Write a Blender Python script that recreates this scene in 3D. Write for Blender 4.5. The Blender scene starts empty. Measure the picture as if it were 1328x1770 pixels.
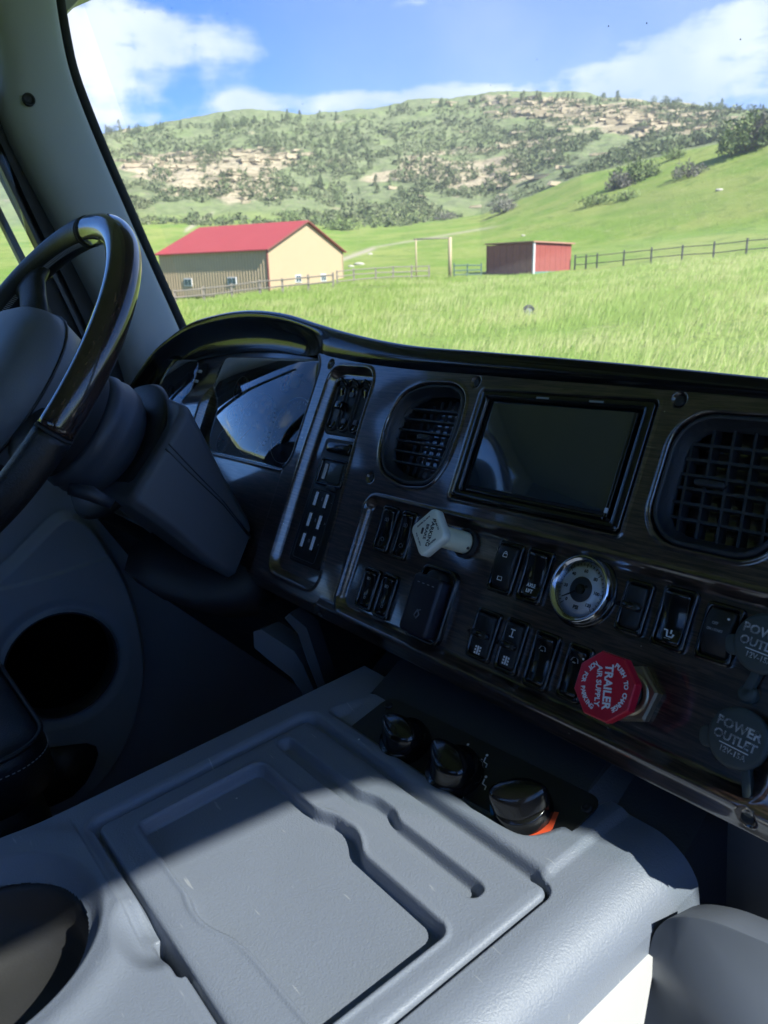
import bpy, math, random
import numpy as np
from mathutils import Matrix, Vector, noise as mnoise
random.seed(7); rng = np.random.default_rng(11)
S = bpy.context.scene; C = S.collection
V = lambda *a: np.array(a, float)
nrm = lambda a: np.array(a, float) / np.linalg.norm(a)

# ------------------------------------------------------------------ camera
F_PX, CXP, CYP = 1330.0, 664.0, 885.0           # focal length in photo pixels, image centre
CAM = V(0, 0, 2.3)
TH, RO = math.radians(17.0), math.radians(1.5)
F_ = V(0, math.cos(TH), -math.sin(TH)); U0 = V(0, math.sin(TH), math.cos(TH)); R0 = V(1, 0, 0)
RT = R0 * math.cos(RO) - U0 * math.sin(RO); UP = U0 * math.cos(RO) + R0 * math.sin(RO)
C2W = np.array([RT, -UP, F_]).T                 # camera axes (right, down, forward) -> world
cam = bpy.data.objects.new('camera', bpy.data.cameras.new('camera')); C.objects.link(cam)
cam.matrix_world = Matrix([[RT[i], UP[i], -F_[i], CAM[i]] for i in range(3)] + [[0, 0, 0, 1]])
cam.data.sensor_fit = 'VERTICAL'; cam.data.sensor_height = 24.0
cam.data.lens = 24.0 * F_PX / 1770.0
cam.data.clip_start = 0.02; cam.data.clip_end = 6000
cam.data.dof.use_dof = True; cam.data.dof.focus_distance = 0.75; cam.data.dof.aperture_fstop = 9.0
S.camera = cam

# truck axes, found from the vanishing lines of the dashboard
u = nrm([1038, 285, -1330]); B_ = nrm([1693, -639, 1330]); W_ = nrm(np.cross(u, B_)); B_ = np.cross(W_, u)
v = V(.322, -.947, 0); v = nrm(v - u * (u @ v)); N_ = np.cross(u, v)
ray = lambda x, y: V((x - CXP) / F_PX, (y - CYP) / F_PX, 1)
M3 = np.array([u, B_, W_])
P0 = ray(845, 680) * .757
def frame(cols, org):                            # camera-axis frame -> world Matrix
    m = C2W @ np.array(cols).T; o = CAM + C2W @ org
    return Matrix([[*m[i], o[i]] for i in range(3)] + [[0, 0, 0, 1]])
TM = frame([u, B_, W_], V(0, 0, 0)); DM = frame([u, v, N_], P0)
def ab(x, y, h=0.0):                             # dashboard coordinates of what the photo shows there
    d = ray(x, y); P = d * (((P0 + N_ * h) @ N_) / (d @ N_)) - P0
    return V(P @ u, P @ v)
def tz(x, y, z): d = ray(x, y); return M3 @ (d * (z / (W_ @ d)))
def tx(x, y, c): d = ray(x, y); return M3 @ (d * (c / (u @ d)))
def td(x, y, dep): return M3 @ (ray(x, y) * dep)

# ------------------------------------------------------------------ light
sun_t = nrm([1.1, .35, 1.0])
sun_w = C2W @ (M3.T @ sun_t)
SUN_EL = math.asin(sun_w[2]); SUN_AZ = math.atan2(sun_w[0], sun_w[1])
w = bpy.data.worlds.new('World'); S.world = w; w.use_nodes = True
sl = bpy.data.lights.new('sun', 'SUN'); sl.energy = 5.0; sl.angle = math.radians(.55); sl.color = (1, .96, .9)
so = bpy.data.objects.new('sun', sl); C.objects.link(so)
so.rotation_euler = Vector(sun_w).to_track_quat('Z', 'Y').to_euler(); so.location = (20, -20, 60)
S.view_settings.view_transform = 'Standard'; S.view_settings.look = 'None'
S.view_settings.exposure = 1.4; S.view_settings.gamma = 1
S.cycles.max_bounces = 8; S.cycles.transparent_max_bounces = 12; S.cycles.caustics_reflective = False

class NT:
    def __init__(s, t): s.t = t
    def n(s, typ, ins=None, **kw):
        nd = s.t.nodes.new('ShaderNode' + typ)
        for k, val in kw.items(): setattr(nd, k, val)
        for k, val in (ins or {}).items():
            if hasattr(val, 'is_linked') or isinstance(val, bpy.types.NodeSocket): s.t.links.new(val, nd.inputs[k])
            else: nd.inputs[k].default_value = val
        return nd
    def math(s, op, a, b=0.0, c=None, clamp=False):
        ins = {0: a, 1: b}
        if c is not None: ins[2] = c
        return s.n('Math', ins, operation=op, use_clamp=clamp).outputs[0]
    def vm(s, op, a, b=(0, 0, 0)):
        nd = s.n('VectorMath', {0: a, 1: b}, operation=op)
        return nd.outputs['Value'] if op in ('DOT_PRODUCT', 'LENGTH') else nd.outputs[0]
    def noise(s, vec, scale, detail=4, rough=.55, lac=2.0, dist=0.0):
        return s.n('TexNoise', {'Vector': vec, 'Scale': scale, 'Detail': detail, 'Roughness': rough, 'Lacunarity': lac, 'Distortion': dist}).outputs['Fac']
    def ss(s, x, a, b):
        return s.n('MapRange', {'Value': x, 'From Min': a, 'From Max': b}, interpolation_type='SMOOTHSTEP').outputs[0]
    def mix(s, f, a, b, bt='MIX'):
        nd = s.t.nodes.new('ShaderNodeMix'); nd.data_type = 'RGBA'; nd.blend_type = bt
        for i, val in ((0, f), (6, a), (7, b)):
            if isinstance(val, bpy.types.NodeSocket): s.t.links.new(val, nd.inputs[i])
            else: nd.inputs[i].default_value = (*val, 1) if isinstance(val, tuple) and len(val) == 3 else val
        return nd.outputs[2]

# sky: physical sky plus cloud layer defined by direction
def build_world():
    t = w.node_tree; t.nodes.clear(); g = NT(t)
    sky = g.n('TexSky', sky_type='NISHITA', sun_disc=False, sun_elevation=SUN_EL, sun_rotation=SUN_AZ, altitude=1700, air_density=1.0, dust_density=.3, ozone_density=2.5)
    d = g.n('TexCoord').outputs['Generated']
    sep = g.n('SeparateXYZ', {0: d})
    el = sep.outputs[2]
    # cloud plane coordinates (looking up at a layer): direction / (height + small)
    hz = g.math('ADD', g.math('MAXIMUM', el, 0.0), .16)
    cp = g.vm('DIVIDE', d, g.n('CombineXYZ', {0: hz, 1: hz, 2: hz}).outputs[0])
    wsp = g.n('Mapping', {'Vector': cp, 'Scale': (.55, 1.2, 1.0), 'Rotation': (0, 0, math.radians(-18)), 'Location': (.3, 1.7, 0)}).outputs[0]
    n1 = g.noise(wsp, 1.6, 8, .6, dist=.5)
    n2 = g.noise(d, 9, 7, .62, dist=.35)
    n3 = g.noise(d, 30, 5, .6)
    def blob(x, y, rx, ry, amp, rot=0.0):        # a cloud standing in that direction
        c = C2W @ nrm(ray(x, y)); ax = nrm(np.cross(c, V(0, 0, 1))); ay = np.cross(ax, c)
        if rot: ax, ay = ax * math.cos(rot) + ay * math.sin(rot), ay * math.cos(rot) - ax * math.sin(rot)
        front = g.ss(g.vm('DOT_PRODUCT', d, tuple(c)), 0, .3)
        a = g.math('DIVIDE', g.vm('DOT_PRODUCT', d, tuple(ax)), rx); b = g.math('DIVIDE', g.vm('DOT_PRODUCT', d, tuple(ay)), ry)
        a0 = float(c @ ax); r2 = g.math('ADD', g.math('MULTIPLY', a, a), g.math('MULTIPLY', b, b))
        e = g.math('EXPONENT', g.math('MULTIPLY', r2, -1.0))
        return g.math('MULTIPLY', g.math('MULTIPLY', e, amp), front)
    CL = [(330, 75, .085, .038, .95, -.05), (215, 35, .07, .025, .5, 0), (190, 130, .075, .035, .6, -.3), (60, 60, .10, .06, .6, 0), (250, 208, .09, .016, .5, -.05),
          (415, 180, .040, .013, .9, 0), (590, 178, .075, .016, .95, 0), (780, 160, .08, .017, .75, 0), (1010, 160, .15, .030, .56, .1),
          (1200, 135, .13, .045, .50, 0), (1290, 35, .045, .026, .7, 0), (700, 5, .05, .010, .6, 0), (-150, 150, .2, .12, .7, 0), (1600, 60, .3, .12, .7, 0)]
    tot = None
    for c in CL:
        b = blob(*c); tot = b if tot is None else g.math('ADD', tot, b)
    # near the photographed part of the sky the clouds follow those masses, elsewhere free noise
    cdir = C2W @ nrm(ray(664, 60)); near = g.ss(g.vm('DOT_PRODUCT', d, tuple(cdir)), .62, .82)
    free = g.ss(n1, .56, .72)
    ragged = g.math('ADD', g.math('MULTIPLY', g.math('SUBTRACT', n2, .5), 1.9), g.math('MULTIPLY', g.math('SUBTRACT', n3, .5), .55))
    ragged = g.math('ADD', ragged, g.math('MULTIPLY', g.math('SUBTRACT', g.noise(g.n('Mapping', {'Vector': d, 'Scale': (1, 1, 4.5), 'Rotation': (.12, .1, 0)}).outputs[0], 12, 5, .6), .5), 1.1))
    loc = g.ss(g.math('ADD', tot, g.math('MULTIPLY', ragged, g.math('MULTIPLY_ADD', tot, .8, .22))), .42, 1.12)
    mixd = g.n('Mix', {0: near, 2: free, 3: loc}).outputs[0]
    cov = g.math('MULTIPLY', mixd, g.ss(el, -.02, .05))
    # thin veil
    veil = g.math('MULTIPLY', g.ss(g.vm('DOT_PRODUCT', d, tuple(C2W @ nrm(ray(1150, 60)))), .86, 1.0), .30)
    cov = g.math('MAXIMUM', g.math('MULTIPLY', cov, .93), veil, clamp=True)
    shade = g.ss(g.noise(d, 6, 4, .5), .35, .65)
    ccol = g.mix(shade, (2.9, 3.5, 4.4), (4.3, 4.6, 4.9))
    hs = g.n('HueSaturation', {'Saturation': 1.18, 'Value': 1.0, 'Color': sky.outputs[0]}).outputs[0]
    base = g.mix(1.0, hs, (.38, .63, .97), 'MULTIPLY')
    col = g.mix(cov, base, ccol)
    bg = g.n('Background', {'Color': col, 'Strength': .1})
    g.t.links.new(bg.outputs[0], g.n('OutputWorld').inputs[0])
build_world()

# ------------------------------------------------------------------ materials
MATS = {}
def mat(name, col, rough=.5, metal=0, var=0.0, vscale=40, bump=0.0, bscale=600, bdist=.001, coat=0.0, spec=.5, grain=None, emit=None, coatr=.06, cior=1.5, lint=None):
    if name in MATS: return MATS[name]
    m = bpy.data.materials.new(name); m.use_nodes = True; t = m.node_tree; g = NT(t)
    p = t.nodes['Principled BSDF']
    p.inputs['Roughness'].default_value = rough; p.inputs['Metallic'].default_value = metal
    p.inputs['Coat Weight'].default_value = coat; p.inputs['Coat Roughness'].default_value = coatr; p.inputs['Coat IOR'].default_value = cior
    p.inputs['Specular IOR Level'].default_value = spec
    oc = g.n('TexCoord').outputs['Object']
    base = (*col, 1)
    if grain:                                    # (second colour, stretch vector, scale)
        mp = g.n('Mapping', {'Vector': oc, 'Scale': grain[1]}).outputs[0]
        f = g.ss(g.noise(mp, grain[2], 6, .65, dist=.6), .38, .66)
        c = g.mix(f, col, grain[0]); t.links.new(c, p.inputs['Base Color'])
    elif var:
        f = g.noise(oc, vscale, 5, .6)
        c = g.mix(f, tuple(x * (1 - var) for x in col), tuple(min(1, x * (1 + var)) for x in col)); t.links.new(c, p.inputs['Base Color'])
    else: p.inputs['Base Color'].default_value = base
    if var or grain:
        rr = g.n('MapRange', {'Value': g.noise(oc, vscale * .7, 4, .6), 'To Min': max(.02, rough - .06), 'To Max': min(1, rough + .1)}).outputs[0]
        t.links.new(rr, p.inputs['Roughness'])
    if bump:
        b = g.n('Bump', {'Height': g.noise(oc, bscale, 3, .6), 'Strength': bump, 'Distance': bdist}); t.links.new(b.outputs[0], p.inputs['Normal'])
    if emit: p.inputs['Emission Color'].default_value = (*emit[0], 1); p.inputs['Emission Strength'].default_value = emit[1]
    if lint:                                     # stray lint and dust specks, a few scuffs
        vo = g.n('TexVoronoi', {'Vector': oc, 'Scale': lint[0]}); dist = vo.outputs['Distance']; rnd = g.n('SeparateColor', {0: vo.outputs['Color']}).outputs[0]
        dot = g.math('MULTIPLY', g.math('LESS_THAN', dist, g.math('MULTIPLY', rnd, lint[1])), g.math('GREATER_THAN', rnd, lint[2]))
        scf = g.math('MULTIPLY', g.ss(g.noise(g.n('Mapping', {'Vector': oc, 'Scale': (25, 220, 25), 'Rotation': (0, 0, .6)}).outputs[0], 1, 2, .5), .70, .76), .25)
        f = g.math('MAXIMUM', dot, scf, clamp=True); src = p.inputs['Base Color'].links[0].from_socket if p.inputs['Base Color'].links else base
        c2 = g.mix(g.math('MULTIPLY', f, lint[3]), src, (.75, .75, .72)); t.links.new(c2, p.inputs['Base Color'])
    MATS[name] = m; return m

WOOD = mat('dark gloss wood trim', (.006, .005, .006), .30, coat=1.0, grain=((.070, .042, .036), (5, 80, 5), 5), vscale=10, coatr=.09, cior=1.95, lint=(60, .06, .9, .35))
GLOSS = mat('black gloss plastic', (.006, .006, .007), .16, var=.3, vscale=60, coat=.4)
BLK = mat('black plastic', (.010, .011, .013), .42, var=.25, vscale=60, bump=.25, bscale=900)
MATTE = mat('matt black plastic', (.012, .013, .016), .6, var=.3, vscale=30, bump=.3, bscale=700)
SOFT = mat('charcoal soft plastic', (.022, .026, .034), .45, var=.15, vscale=20, bump=.3, bscale=500)
CONS = mat('grey moulded plastic', (.178, .202, .250), .42, var=.10, vscale=9, bump=.4, bscale=620, bdist=.0012, lint=(34, .045, .86, .8))
TRIM = mat('pillar grey plastic', (.36, .385, .42), .55, var=.06, vscale=8, bump=.2, bscale=500)
KICK = mat('kick panel grey plastic', (.34, .375, .42), .5, var=.1, vscale=10, bump=.25, bscale=400)
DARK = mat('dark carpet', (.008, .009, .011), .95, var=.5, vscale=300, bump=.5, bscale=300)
HEAD = mat('grey headliner cloth', (.42, .43, .44), .9, var=.1, vscale=300)
LEA = mat('black leather', (.012, .013, .016), .38, var=.3, vscale=60, bump=.6, bscale=420, bdist=.0012)
STI = mat('pale stitching', (.35, .36, .38), .7)
WGRIP = mat('burl gloss grip', (.012, .008, .008), .2, coat=.9, grain=((.05, .028, .024), (10, 10, 60), 9), vscale=30, coatr=.04)
RUB = mat('black rubber', (.014, .016, .019), .7, var=.2, vscale=60)
CHR = mat('chrome', (.6, .62, .66), .12, 1)
BRS = mat('dull brass nut', (.42, .36, .27), .38, 1, var=.2, vscale=80)
RED = mat('red knob plastic', (.52, .008, .03), .35, var=.08, vscale=50)
REDP = mat('dark red stem', (.30, .012, .02), .3)
CREAM = mat('cream knob plastic', (.74, .76, .66), .4, var=.04, vscale=60)
YEL = mat('yellowed stem plastic', (.78, .78, .58), .4, var=.1, vscale=60)
WHT = mat('white print', (.75, .77, .8), .6)
GRYP = mat('pale grey print', (.22, .24, .27), .6)
DKP = mat('dark print', (.03, .03, .03), .6)
BUTW = mat('pale button bars', (.85, .88, 1.0), .4)
LCD = mat('grey display', (.05, .06, .06), .2)
BLU = mat('blue print', (.02, .22, .55), .5); ORA = mat('orange red print', (.75, .09, .03), .5)
SCRN = mat('screen glass', (.018, .030, .042), .12, coat=1, var=.2, vscale=20, cior=1.75)
WHITE = mat('white board', (.62, .61, .59), .7, var=.03, vscale=12)
GAUF = mat('gauge face', (.80, .81, .84), .5, var=.05, vscale=40)
GAUC = mat('gauge centre grey', (.13, .13, .15), .5)
def glass(name, gl=.06, tint=(1, 1, 1), rough=.0, dust=0.0):
    m = bpy.data.materials.new(name); m.use_nodes = True; t = m.node_tree; t.nodes.clear(); g = NT(t)
    tr = g.n('BsdfTransparent', {'Color': (*tint, 1)}); gs = g.n('BsdfGlossy', {'Color': (1, 1, 1, 1), 'Roughness': rough})
    fr = g.n('Fresnel', {'IOR': 1.5}).outputs[0]
    mx = g.n('MixShader', {0: g.math('MULTIPLY', fr, gl), 1: tr.outputs[0], 2: gs.outputs[0]})
    out = mx.outputs[0]
    if dust:                                     # thin dusty film, also added to veil the view like haze, sunlit
        oc = g.n('TexCoord').outputs['Object']; f = g.math('MULTIPLY', g.math('MULTIPLY_ADD', g.noise(oc, 2.2, 4, .55), .9, .55), dust)
        out = g.n('MixShader', {0: f, 1: out, 2: g.n('BsdfTranslucent', {'Color': (.9, .92, .9, 1)}).outputs[0]}).outputs[0]
    t.links.new(out, g.n('OutputMaterial').inputs[0]); return m
WSG = glass('window glass', .35, (.95, .98, .97)); WSD = glass('windscreen glass', .35, (.95, .98, .97), dust=.035); LENS = glass('clear lens', 1.2, (.96, .97, .98), .01); CLG = glass('gauge glass', 2.6, (.85, .87, .9), .015)

# ------------------------------------------------------------------ mesh helpers
def mesh(name, vs, fs, m, parent=None, smooth=True, frame_=None, angle=None):
    me = bpy.data.meshes.new(name); me.from_pydata([tuple(map(float, p)) for p in vs], [], fs); me.materials.append(m)
    if smooth: me.polygons.foreach_set('use_smooth', [True] * len(me.polygons))
    me.update()
    if angle is not None: me.set_sharp_from_angle(angle=math.radians(angle))
    o = bpy.data.objects.new(name, me); C.objects.link(o)
    if parent: o.parent = parent
    elif frame_ is not None: o.matrix_world = frame_
    return o
def grid_mesh(name, X, Y, Z, m, keep=None, **kw):
    nr, nc = X.shape; vs = np.stack([X, Y, Z], -1).reshape(-1, 3)
    i = np.arange(nr * nc).reshape(nr, nc)
    q = np.stack([i[:-1, :-1], i[:-1, 1:], i[1:, 1:], i[1:, :-1]], -1).reshape(-1, 4)
    if keep is not None: q = q[keep.reshape(-1)]
    me = bpy.data.meshes.new(name); me.vertices.add(len(vs)); me.vertices.foreach_set('co', vs.astype(np.float32).ravel())
    me.loops.add(len(q) * 4); me.loops.foreach_set('vertex_index', q.astype(np.int32).ravel())
    me.polygons.add(len(q)); me.polygons.foreach_set('loop_start', np.arange(0, len(q) * 4, 4, dtype=np.int32))
    me.polygons.foreach_set('loop_total', np.full(len(q), 4, dtype=np.int32))
    me.update(calc_edges=True); me.validate(); me.polygons.foreach_set('use_smooth', [True] * len(me.polygons))
    me.materials.append(m); o = bpy.data.objects.new(name, me); C.objects.link(o)
    if kw.get('parent'): o.parent = kw['parent']
    elif kw.get('frame_') is not None: o.matrix_world = kw['frame_']
    return o
def tri_mesh(name, vs, fs, m, parent=None, smooth=False):          # numpy arrays, all triangles
    me = bpy.data.meshes.new(name); me.vertices.add(len(vs)); me.vertices.foreach_set('co', vs.astype(np.float32).ravel())
    k = fs.shape[1]
    me.loops.add(len(fs) * k); me.loops.foreach_set('vertex_index', fs.astype(np.int32).ravel())
    me.polygons.add(len(fs)); me.polygons.foreach_set('loop_start', np.arange(0, len(fs) * k, k, dtype=np.int32))
    me.polygons.foreach_set('loop_total', np.full(len(fs), k, dtype=np.int32))
    me.update(calc_edges=True); me.materials.append(m)
    if smooth: me.polygons.foreach_set('use_smooth', [True] * len(me.polygons))
    o = bpy.data.objects.new(name, me); C.objects.link(o)
    if parent: o.parent = parent
    return o
def thing(name, label, cat, fr, group=None):
    o = bpy.data.objects.new(name, None); C.objects.link(o); o.empty_display_size = .02
    o.matrix_world = fr; o['label'] = label; o['category'] = cat
    if group: o['group'] = group
    return o
def at(fr, x, y, z=0): return fr @ Matrix.Translation((float(x), float(y), float(z)))
def tag(o, label, cat, group=None, kind=None):
    if label: o['label'] = label
    if cat: o['category'] = cat
    if group: o['group'] = group
    if kind: o['kind'] = kind
    return o
def rr(w_, h_, r, n=5, cx=0, cy=0):
    r = min(r, w_ / 2 - 1e-5, h_ / 2 - 1e-5); o = []
    for k, (sx, sy) in enumerate(((1, 1), (-1, 1), (-1, -1), (1, -1))):
        for i in range(n + 1):
            a = math.pi / 2 * (k + i / n); o.append((cx + sx * (w_ / 2 - r) + r * math.cos(a), cy + sy * (h_ / 2 - r) + r * math.sin(a)))
    return o
def circ(r, n=32, cx=0, cy=0, a0=0): return [(cx + r * math.cos(a0 + 2 * math.pi * i / n), cy + r * math.sin(a0 + 2 * math.pi * i / n)) for i in range(n)]
def stack(rings, cap0=False, cap1=True):          # rings: list of lists of 3-D points, same count
    vs = [p for r_ in rings for p in r_]; n = len(rings[0]); fs = []
    for k in range(len(rings) - 1):
        for i in range(n): j = (i + 1) % n; fs.append((k * n + i, k * n + j, (k + 1) * n + j, (k + 1) * n + i))
    if cap0: fs.append(tuple(range(n))[::-1])
    if cap1: fs.append(tuple(range((len(rings) - 1) * n, len(rings) * n)))
    return vs, fs
def lev(fn, levels):                               # fn(inset) -> outline; levels = [(z, inset)]
    return stack([[(x, y, z) for x, y in fn(i)] for z, i in levels])
def rbox(w_, h_, z0, z1, r=.004, bev=.0015, cx=0, cy=0, n=5, back=False):
    L = [(z0, 0), (z1 - bev, 0), (z1 - bev * .3, bev * .3), (z1, bev)]
    vs, fs = lev(lambda i: rr(w_ - 2 * i, h_ - 2 * i, max(r - i, .0004), n, cx, cy), L)
    if back: fs.append(tuple(range(4 * (n + 1)))[::-1])
    return vs, fs
def ring_frame(ow, oh, iw, ih, z0, z1, ro, ri, cx=0, cy=0, n=5, b=.001):
    A = lambda w_, h_, r, z: [(x, y, z) for x, y in rr(w_, h_, r, n, cx, cy)]
    return stack([A(ow, oh, ro, z0), A(ow, oh, ro, z1 - b), A(ow - 2 * b, oh - 2 * b, max(ro - b, .001), z1), A(iw + 2 * b, ih + 2 * b, ri + b, z1), A(iw, ih, ri, z1 - b), A(iw, ih, ri, z0)], cap1=False)
def lathe(prof, n=32, axis=None):
    return stack([[(r * math.cos(2 * math.pi * i / n), r * math.sin(2 * math.pi * i / n), z) for i in range(n)] for r, z in prof], cap0=False, cap1=True)
def tube(pts, r, n=8, closed=False):
    pts = [np.array(p, float) for p in pts]; rings = []
    rs = r if isinstance(r, (list, tuple)) else [r] * len(pts)
    ref = None
    for i, p in enumerate(pts):
        a = pts[i - 1] if (i or closed) else p; b = pts[(i + 1) % len(pts)] if (i < len(pts) - 1 or closed) else p
        d = nrm(b - a)
        if ref is None: ref = nrm(np.cross(d, V(.3, .5, .8)))
        ref = nrm(ref - d * (ref @ d)); e = np.cross(d, ref)
        rings.append([p + rs[i] * (math.cos(2 * math.pi * k / n) * ref + math.sin(2 * math.pi * k / n) * e) for k in range(n)])
    if closed: rings.append(rings[0]); return stack(rings, False, False)
    return stack(rings, True, True)
def join(*parts):
    vs, fs = [], []
    for a, b in parts: o = len(vs); vs += list(a); fs += [tuple(i + o for i in f) for f in b]
    return vs, fs
def box(x0, x1, y0, y1, z0, z1):
    return ([(x, y, z) for z in (z0, z1) for x, y in ((x0, y0), (x1, y0), (x1, y1), (x0, y1))],
            [(3, 2, 1, 0), (4, 5, 6, 7), (0, 1, 5, 4), (1, 2, 6, 5), (2, 3, 7, 6), (3, 0, 4, 7)])
def xf(vf, mtx): return [tuple(mtx @ Vector(p)) for p in vf[0]], vf[1]
def rotz(a): return Matrix.Rotation(a, 4, 'Z')
def poly_prism(pts, z0, z1): return stack([[(x, y, z0) for x, y in pts], [(x, y, z1) for x, y in pts]], True, True)
_dg = []
def text(s, size, m, parent, mtx, name='lettering', ext=.0001, sx=1.0):
    cu = bpy.data.curves.new('t', 'FONT'); cu.body = s; cu.size = size; cu.align_x = 'CENTER'; cu.align_y = 'CENTER'; cu.extrude = ext; cu.resolution_u = 2
    cu.offset = size * .03
    o = bpy.data.objects.new('t', cu); me = bpy.data.meshes.new_from_object(o)
    me.transform(mtx @ Matrix.Diagonal((sx, 1, 1, 1))); me.materials.clear(); me.materials.append(m); me.name = name
    r = bpy.data.objects.new(name, me); C.objects.link(r); r.parent = parent
    bpy.data.objects.remove(o); bpy.data.curves.remove(cu); return r
T_ = lambda x=0, y=0, z=0, a=0: Matrix.Translation((x, y, z)) @ Matrix.Rotation(a, 4, 'Z')
def ss(x, a, b):
    t = np.clip((x - a) / (b - a), 0, 1); return t * t * (3 - 2 * t)
def sd_rr(X, Y, cx, cy, hw, hh, r):
    qx = np.abs(X - cx) - hw + r; qy = np.abs(Y - cy) - hh + r
    return np.hypot(np.maximum(qx, 0), np.maximum(qy, 0)) + np.minimum(np.maximum(qx, qy), 0) - r
def sd_poly(X, Y, P):
    P = np.array(P, float); d = np.full(X.shape, 1e9); ins = np.zeros(X.shape, bool)
    for i in range(len(P)):
        a, b = P[i], P[(i + 1) % len(P)]; e = b - a
        wx, wy = X - a[0], Y - a[1]; t = np.clip((wx * e[0] + wy * e[1]) / (e @ e), 0, 1)
        d = np.minimum(d, np.hypot(wx - e[0] * t, wy - e[1] * t))
        c = ((a[1] > Y) != (b[1] > Y)) & (X < (b[0] - a[0]) * (Y - a[1]) / (b[1] - a[1] + 1e-12) + a[0]); ins ^= c
    return np.where(ins, -d, d)
def round_poly(P, r=.006, n=4):
    P = [np.array(p, float) for p in P]; Q = []
    for i in range(len(P)):
        a, b, c = P[i - 1], P[i], P[(i + 1) % len(P)]; la, lc = np.linalg.norm(a - b), np.linalg.norm(c - b); d = min(r, la * .49, lc * .49); s, e = b + (a - b) / la * d, b + (c - b) / lc * d
        for k in range(n + 1): t = k / n; Q.append(s * (1 - t) ** 2 + b * 2 * t * (1 - t) + e * t * t)
    return Q
def smooth_poly(P, it=2, closed=True):             # Chaikin corner cutting
    P = [np.array(p, float) for p in P]
    for _ in range(it):
        Q = [] if closed else [P[0]]
        for i in range(len(P) if closed else len(P) - 1):
            a, b = P[i], P[(i + 1) % len(P)]; Q += [a * .75 + b * .25, a * .25 + b * .75]
        if not closed: Q.append(P[-1])
        P = Q
    return P


# ================================================================== LAND
def pix_slope(X, y):
    a = (np.asarray(X, float) - CXP) / F_PX; b = (np.asarray(y, float) - CYP) / F_PX
    d = a[..., None] * RT - b[..., None] * UP + F_
    return d[..., 2] / np.hypot(d[..., 0], d[..., 1]), np.arctan2(d[..., 0], d[..., 1])
_h = rng.random((256, 256))
def vnoise(x, y):
    xi, yi = np.floor(x).astype(int), np.floor(y).astype(int); fx, fy = x - xi, y - yi
    fx = fx * fx * (3 - 2 * fx); fy = fy * fy * (3 - 2 * fy); g = lambda i, j: _h[(xi + i) & 255, (yi + j) & 255]
    return (g(0, 0) * (1 - fx) + g(1, 0) * fx) * (1 - fy) + (g(0, 1) * (1 - fx) + g(1, 1) * fx) * fy
def fbm(x, y, o=5, ga=.5):
    s, a, t = 0, 1, 0
    for k in range(o): s = s + a * (vnoise(x * 2 ** k + 17.3 * k, y * 2 ** k + 5.1 * k) - .5); t += a; a *= ga
    return s / t * 2
COLS = {-700: ((80, 530), (110, 500), (200, 430), (260, 400), (340, 330), (470, 230)), 0: ((80, 528), (115, 490), (200, 420), (260, 390), (340, 320), (470, 226)),
 170: ((80, 525), (115, 480), (200, 412), (260, 380), (340, 300), (480, 222)), 300: ((78, 518), (115, 472), (200, 405), (260, 375), (340, 300), (480, 219)),
 450: ((72, 503), (115, 455), (200, 400), (260, 375), (340, 290), (480, 204)), 600: ((70, 490), (115, 455), (200, 405), (260, 385), (340, 290), (480, 197)),
 700: ((71, 484), (115, 450), (210, 395), (260, 385), (340, 280), (480, 183)), 830: ((73, 482), (115, 445), (220, 372), (270, 374), (340, 280), (480, 170)),
 1000: ((75, 470), (115, 425), (205, 303), (260, 312), (340, 250), (480, 168)), 1150: ((73, 455), (110, 410), (190, 262), (250, 275), (340, 235), (480, 172)),
 1328: ((70, 438), (105, 395), (170, 222), (230, 240), (340, 215), (480, 188)), 1700: ((66, 420), (100, 370), (150, 200), (210, 215), (340, 200), (480, 185)),
 2600: ((66, 420), (100, 380), (150, 260), (210, 260), (340, 240), (480, 200))}
cxs = np.array(sorted(COLS)); az_nodes = pix_slope(cxs, np.full(len(cxs), 450.))[1]
az = np.concatenate([np.linspace(-math.pi, -.72, 50)[:-1], np.linspace(-.72, -.47, 60)[:-1], np.linspace(-.47, .47, 640), np.linspace(.47, .72, 60)[1:], np.linspace(.72, math.pi, 50)[1:]])
rh = np.concatenate([np.geomspace(1.2, 60, 60)[:-1], np.linspace(60, 215, 95)[:-1], np.linspace(215, 520, 175), np.geomspace(520, 3500, 24)[1:]])
ctl = np.zeros((len(cxs), 6, 2))
for i, c in enumerate(cxs):
    for k, (ro_, y) in enumerate(COLS[c]): s_, _ = pix_slope(float(c), float(y)); ctl[i, k] = ro_, 2.3 + ro_ * s_
AZc = np.clip(az, az_nodes[0], az_nodes[-1])
def hermite(x, xs, ys):
    m = np.gradient(ys, xs); i = np.clip(np.searchsorted(xs, x) - 1, 0, len(xs) - 2); h = xs[i + 1] - xs[i]; t = (x - xs[i]) / h
    return ys[i] * (2 * t**3 - 3 * t**2 + 1) + h * m[i] * (t**3 - 2 * t**2 + t) + ys[i + 1] * (-2 * t**3 + 3 * t**2) + h * m[i + 1] * (t**3 - t**2)
cz = np.stack([np.stack([np.interp(AZc, az_nodes, ctl[:, k, j]) for j in range(2)], -1) for k in range(6)], 1)
GZ = np.zeros((len(rh), len(az)))
for j in range(len(az)):
    c = cz[j]; zg = c[5, 1]
    xs = np.array([0, 14, 30, *c[:, 0], 640, 1200, 3600]); ys = np.array([0, .0, c[0, 1] * .25, *c[:, 1], zg * .9, zg * .7, zg * .75])
    zz = np.interp(rh, xs, ys)
    fade = 1 - ss(abs(az[j]), 1.2, 2.4); GZ[:, j] = zz * fade + (1 - fade) * ss(rh, 200, 1500) * 60
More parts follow.
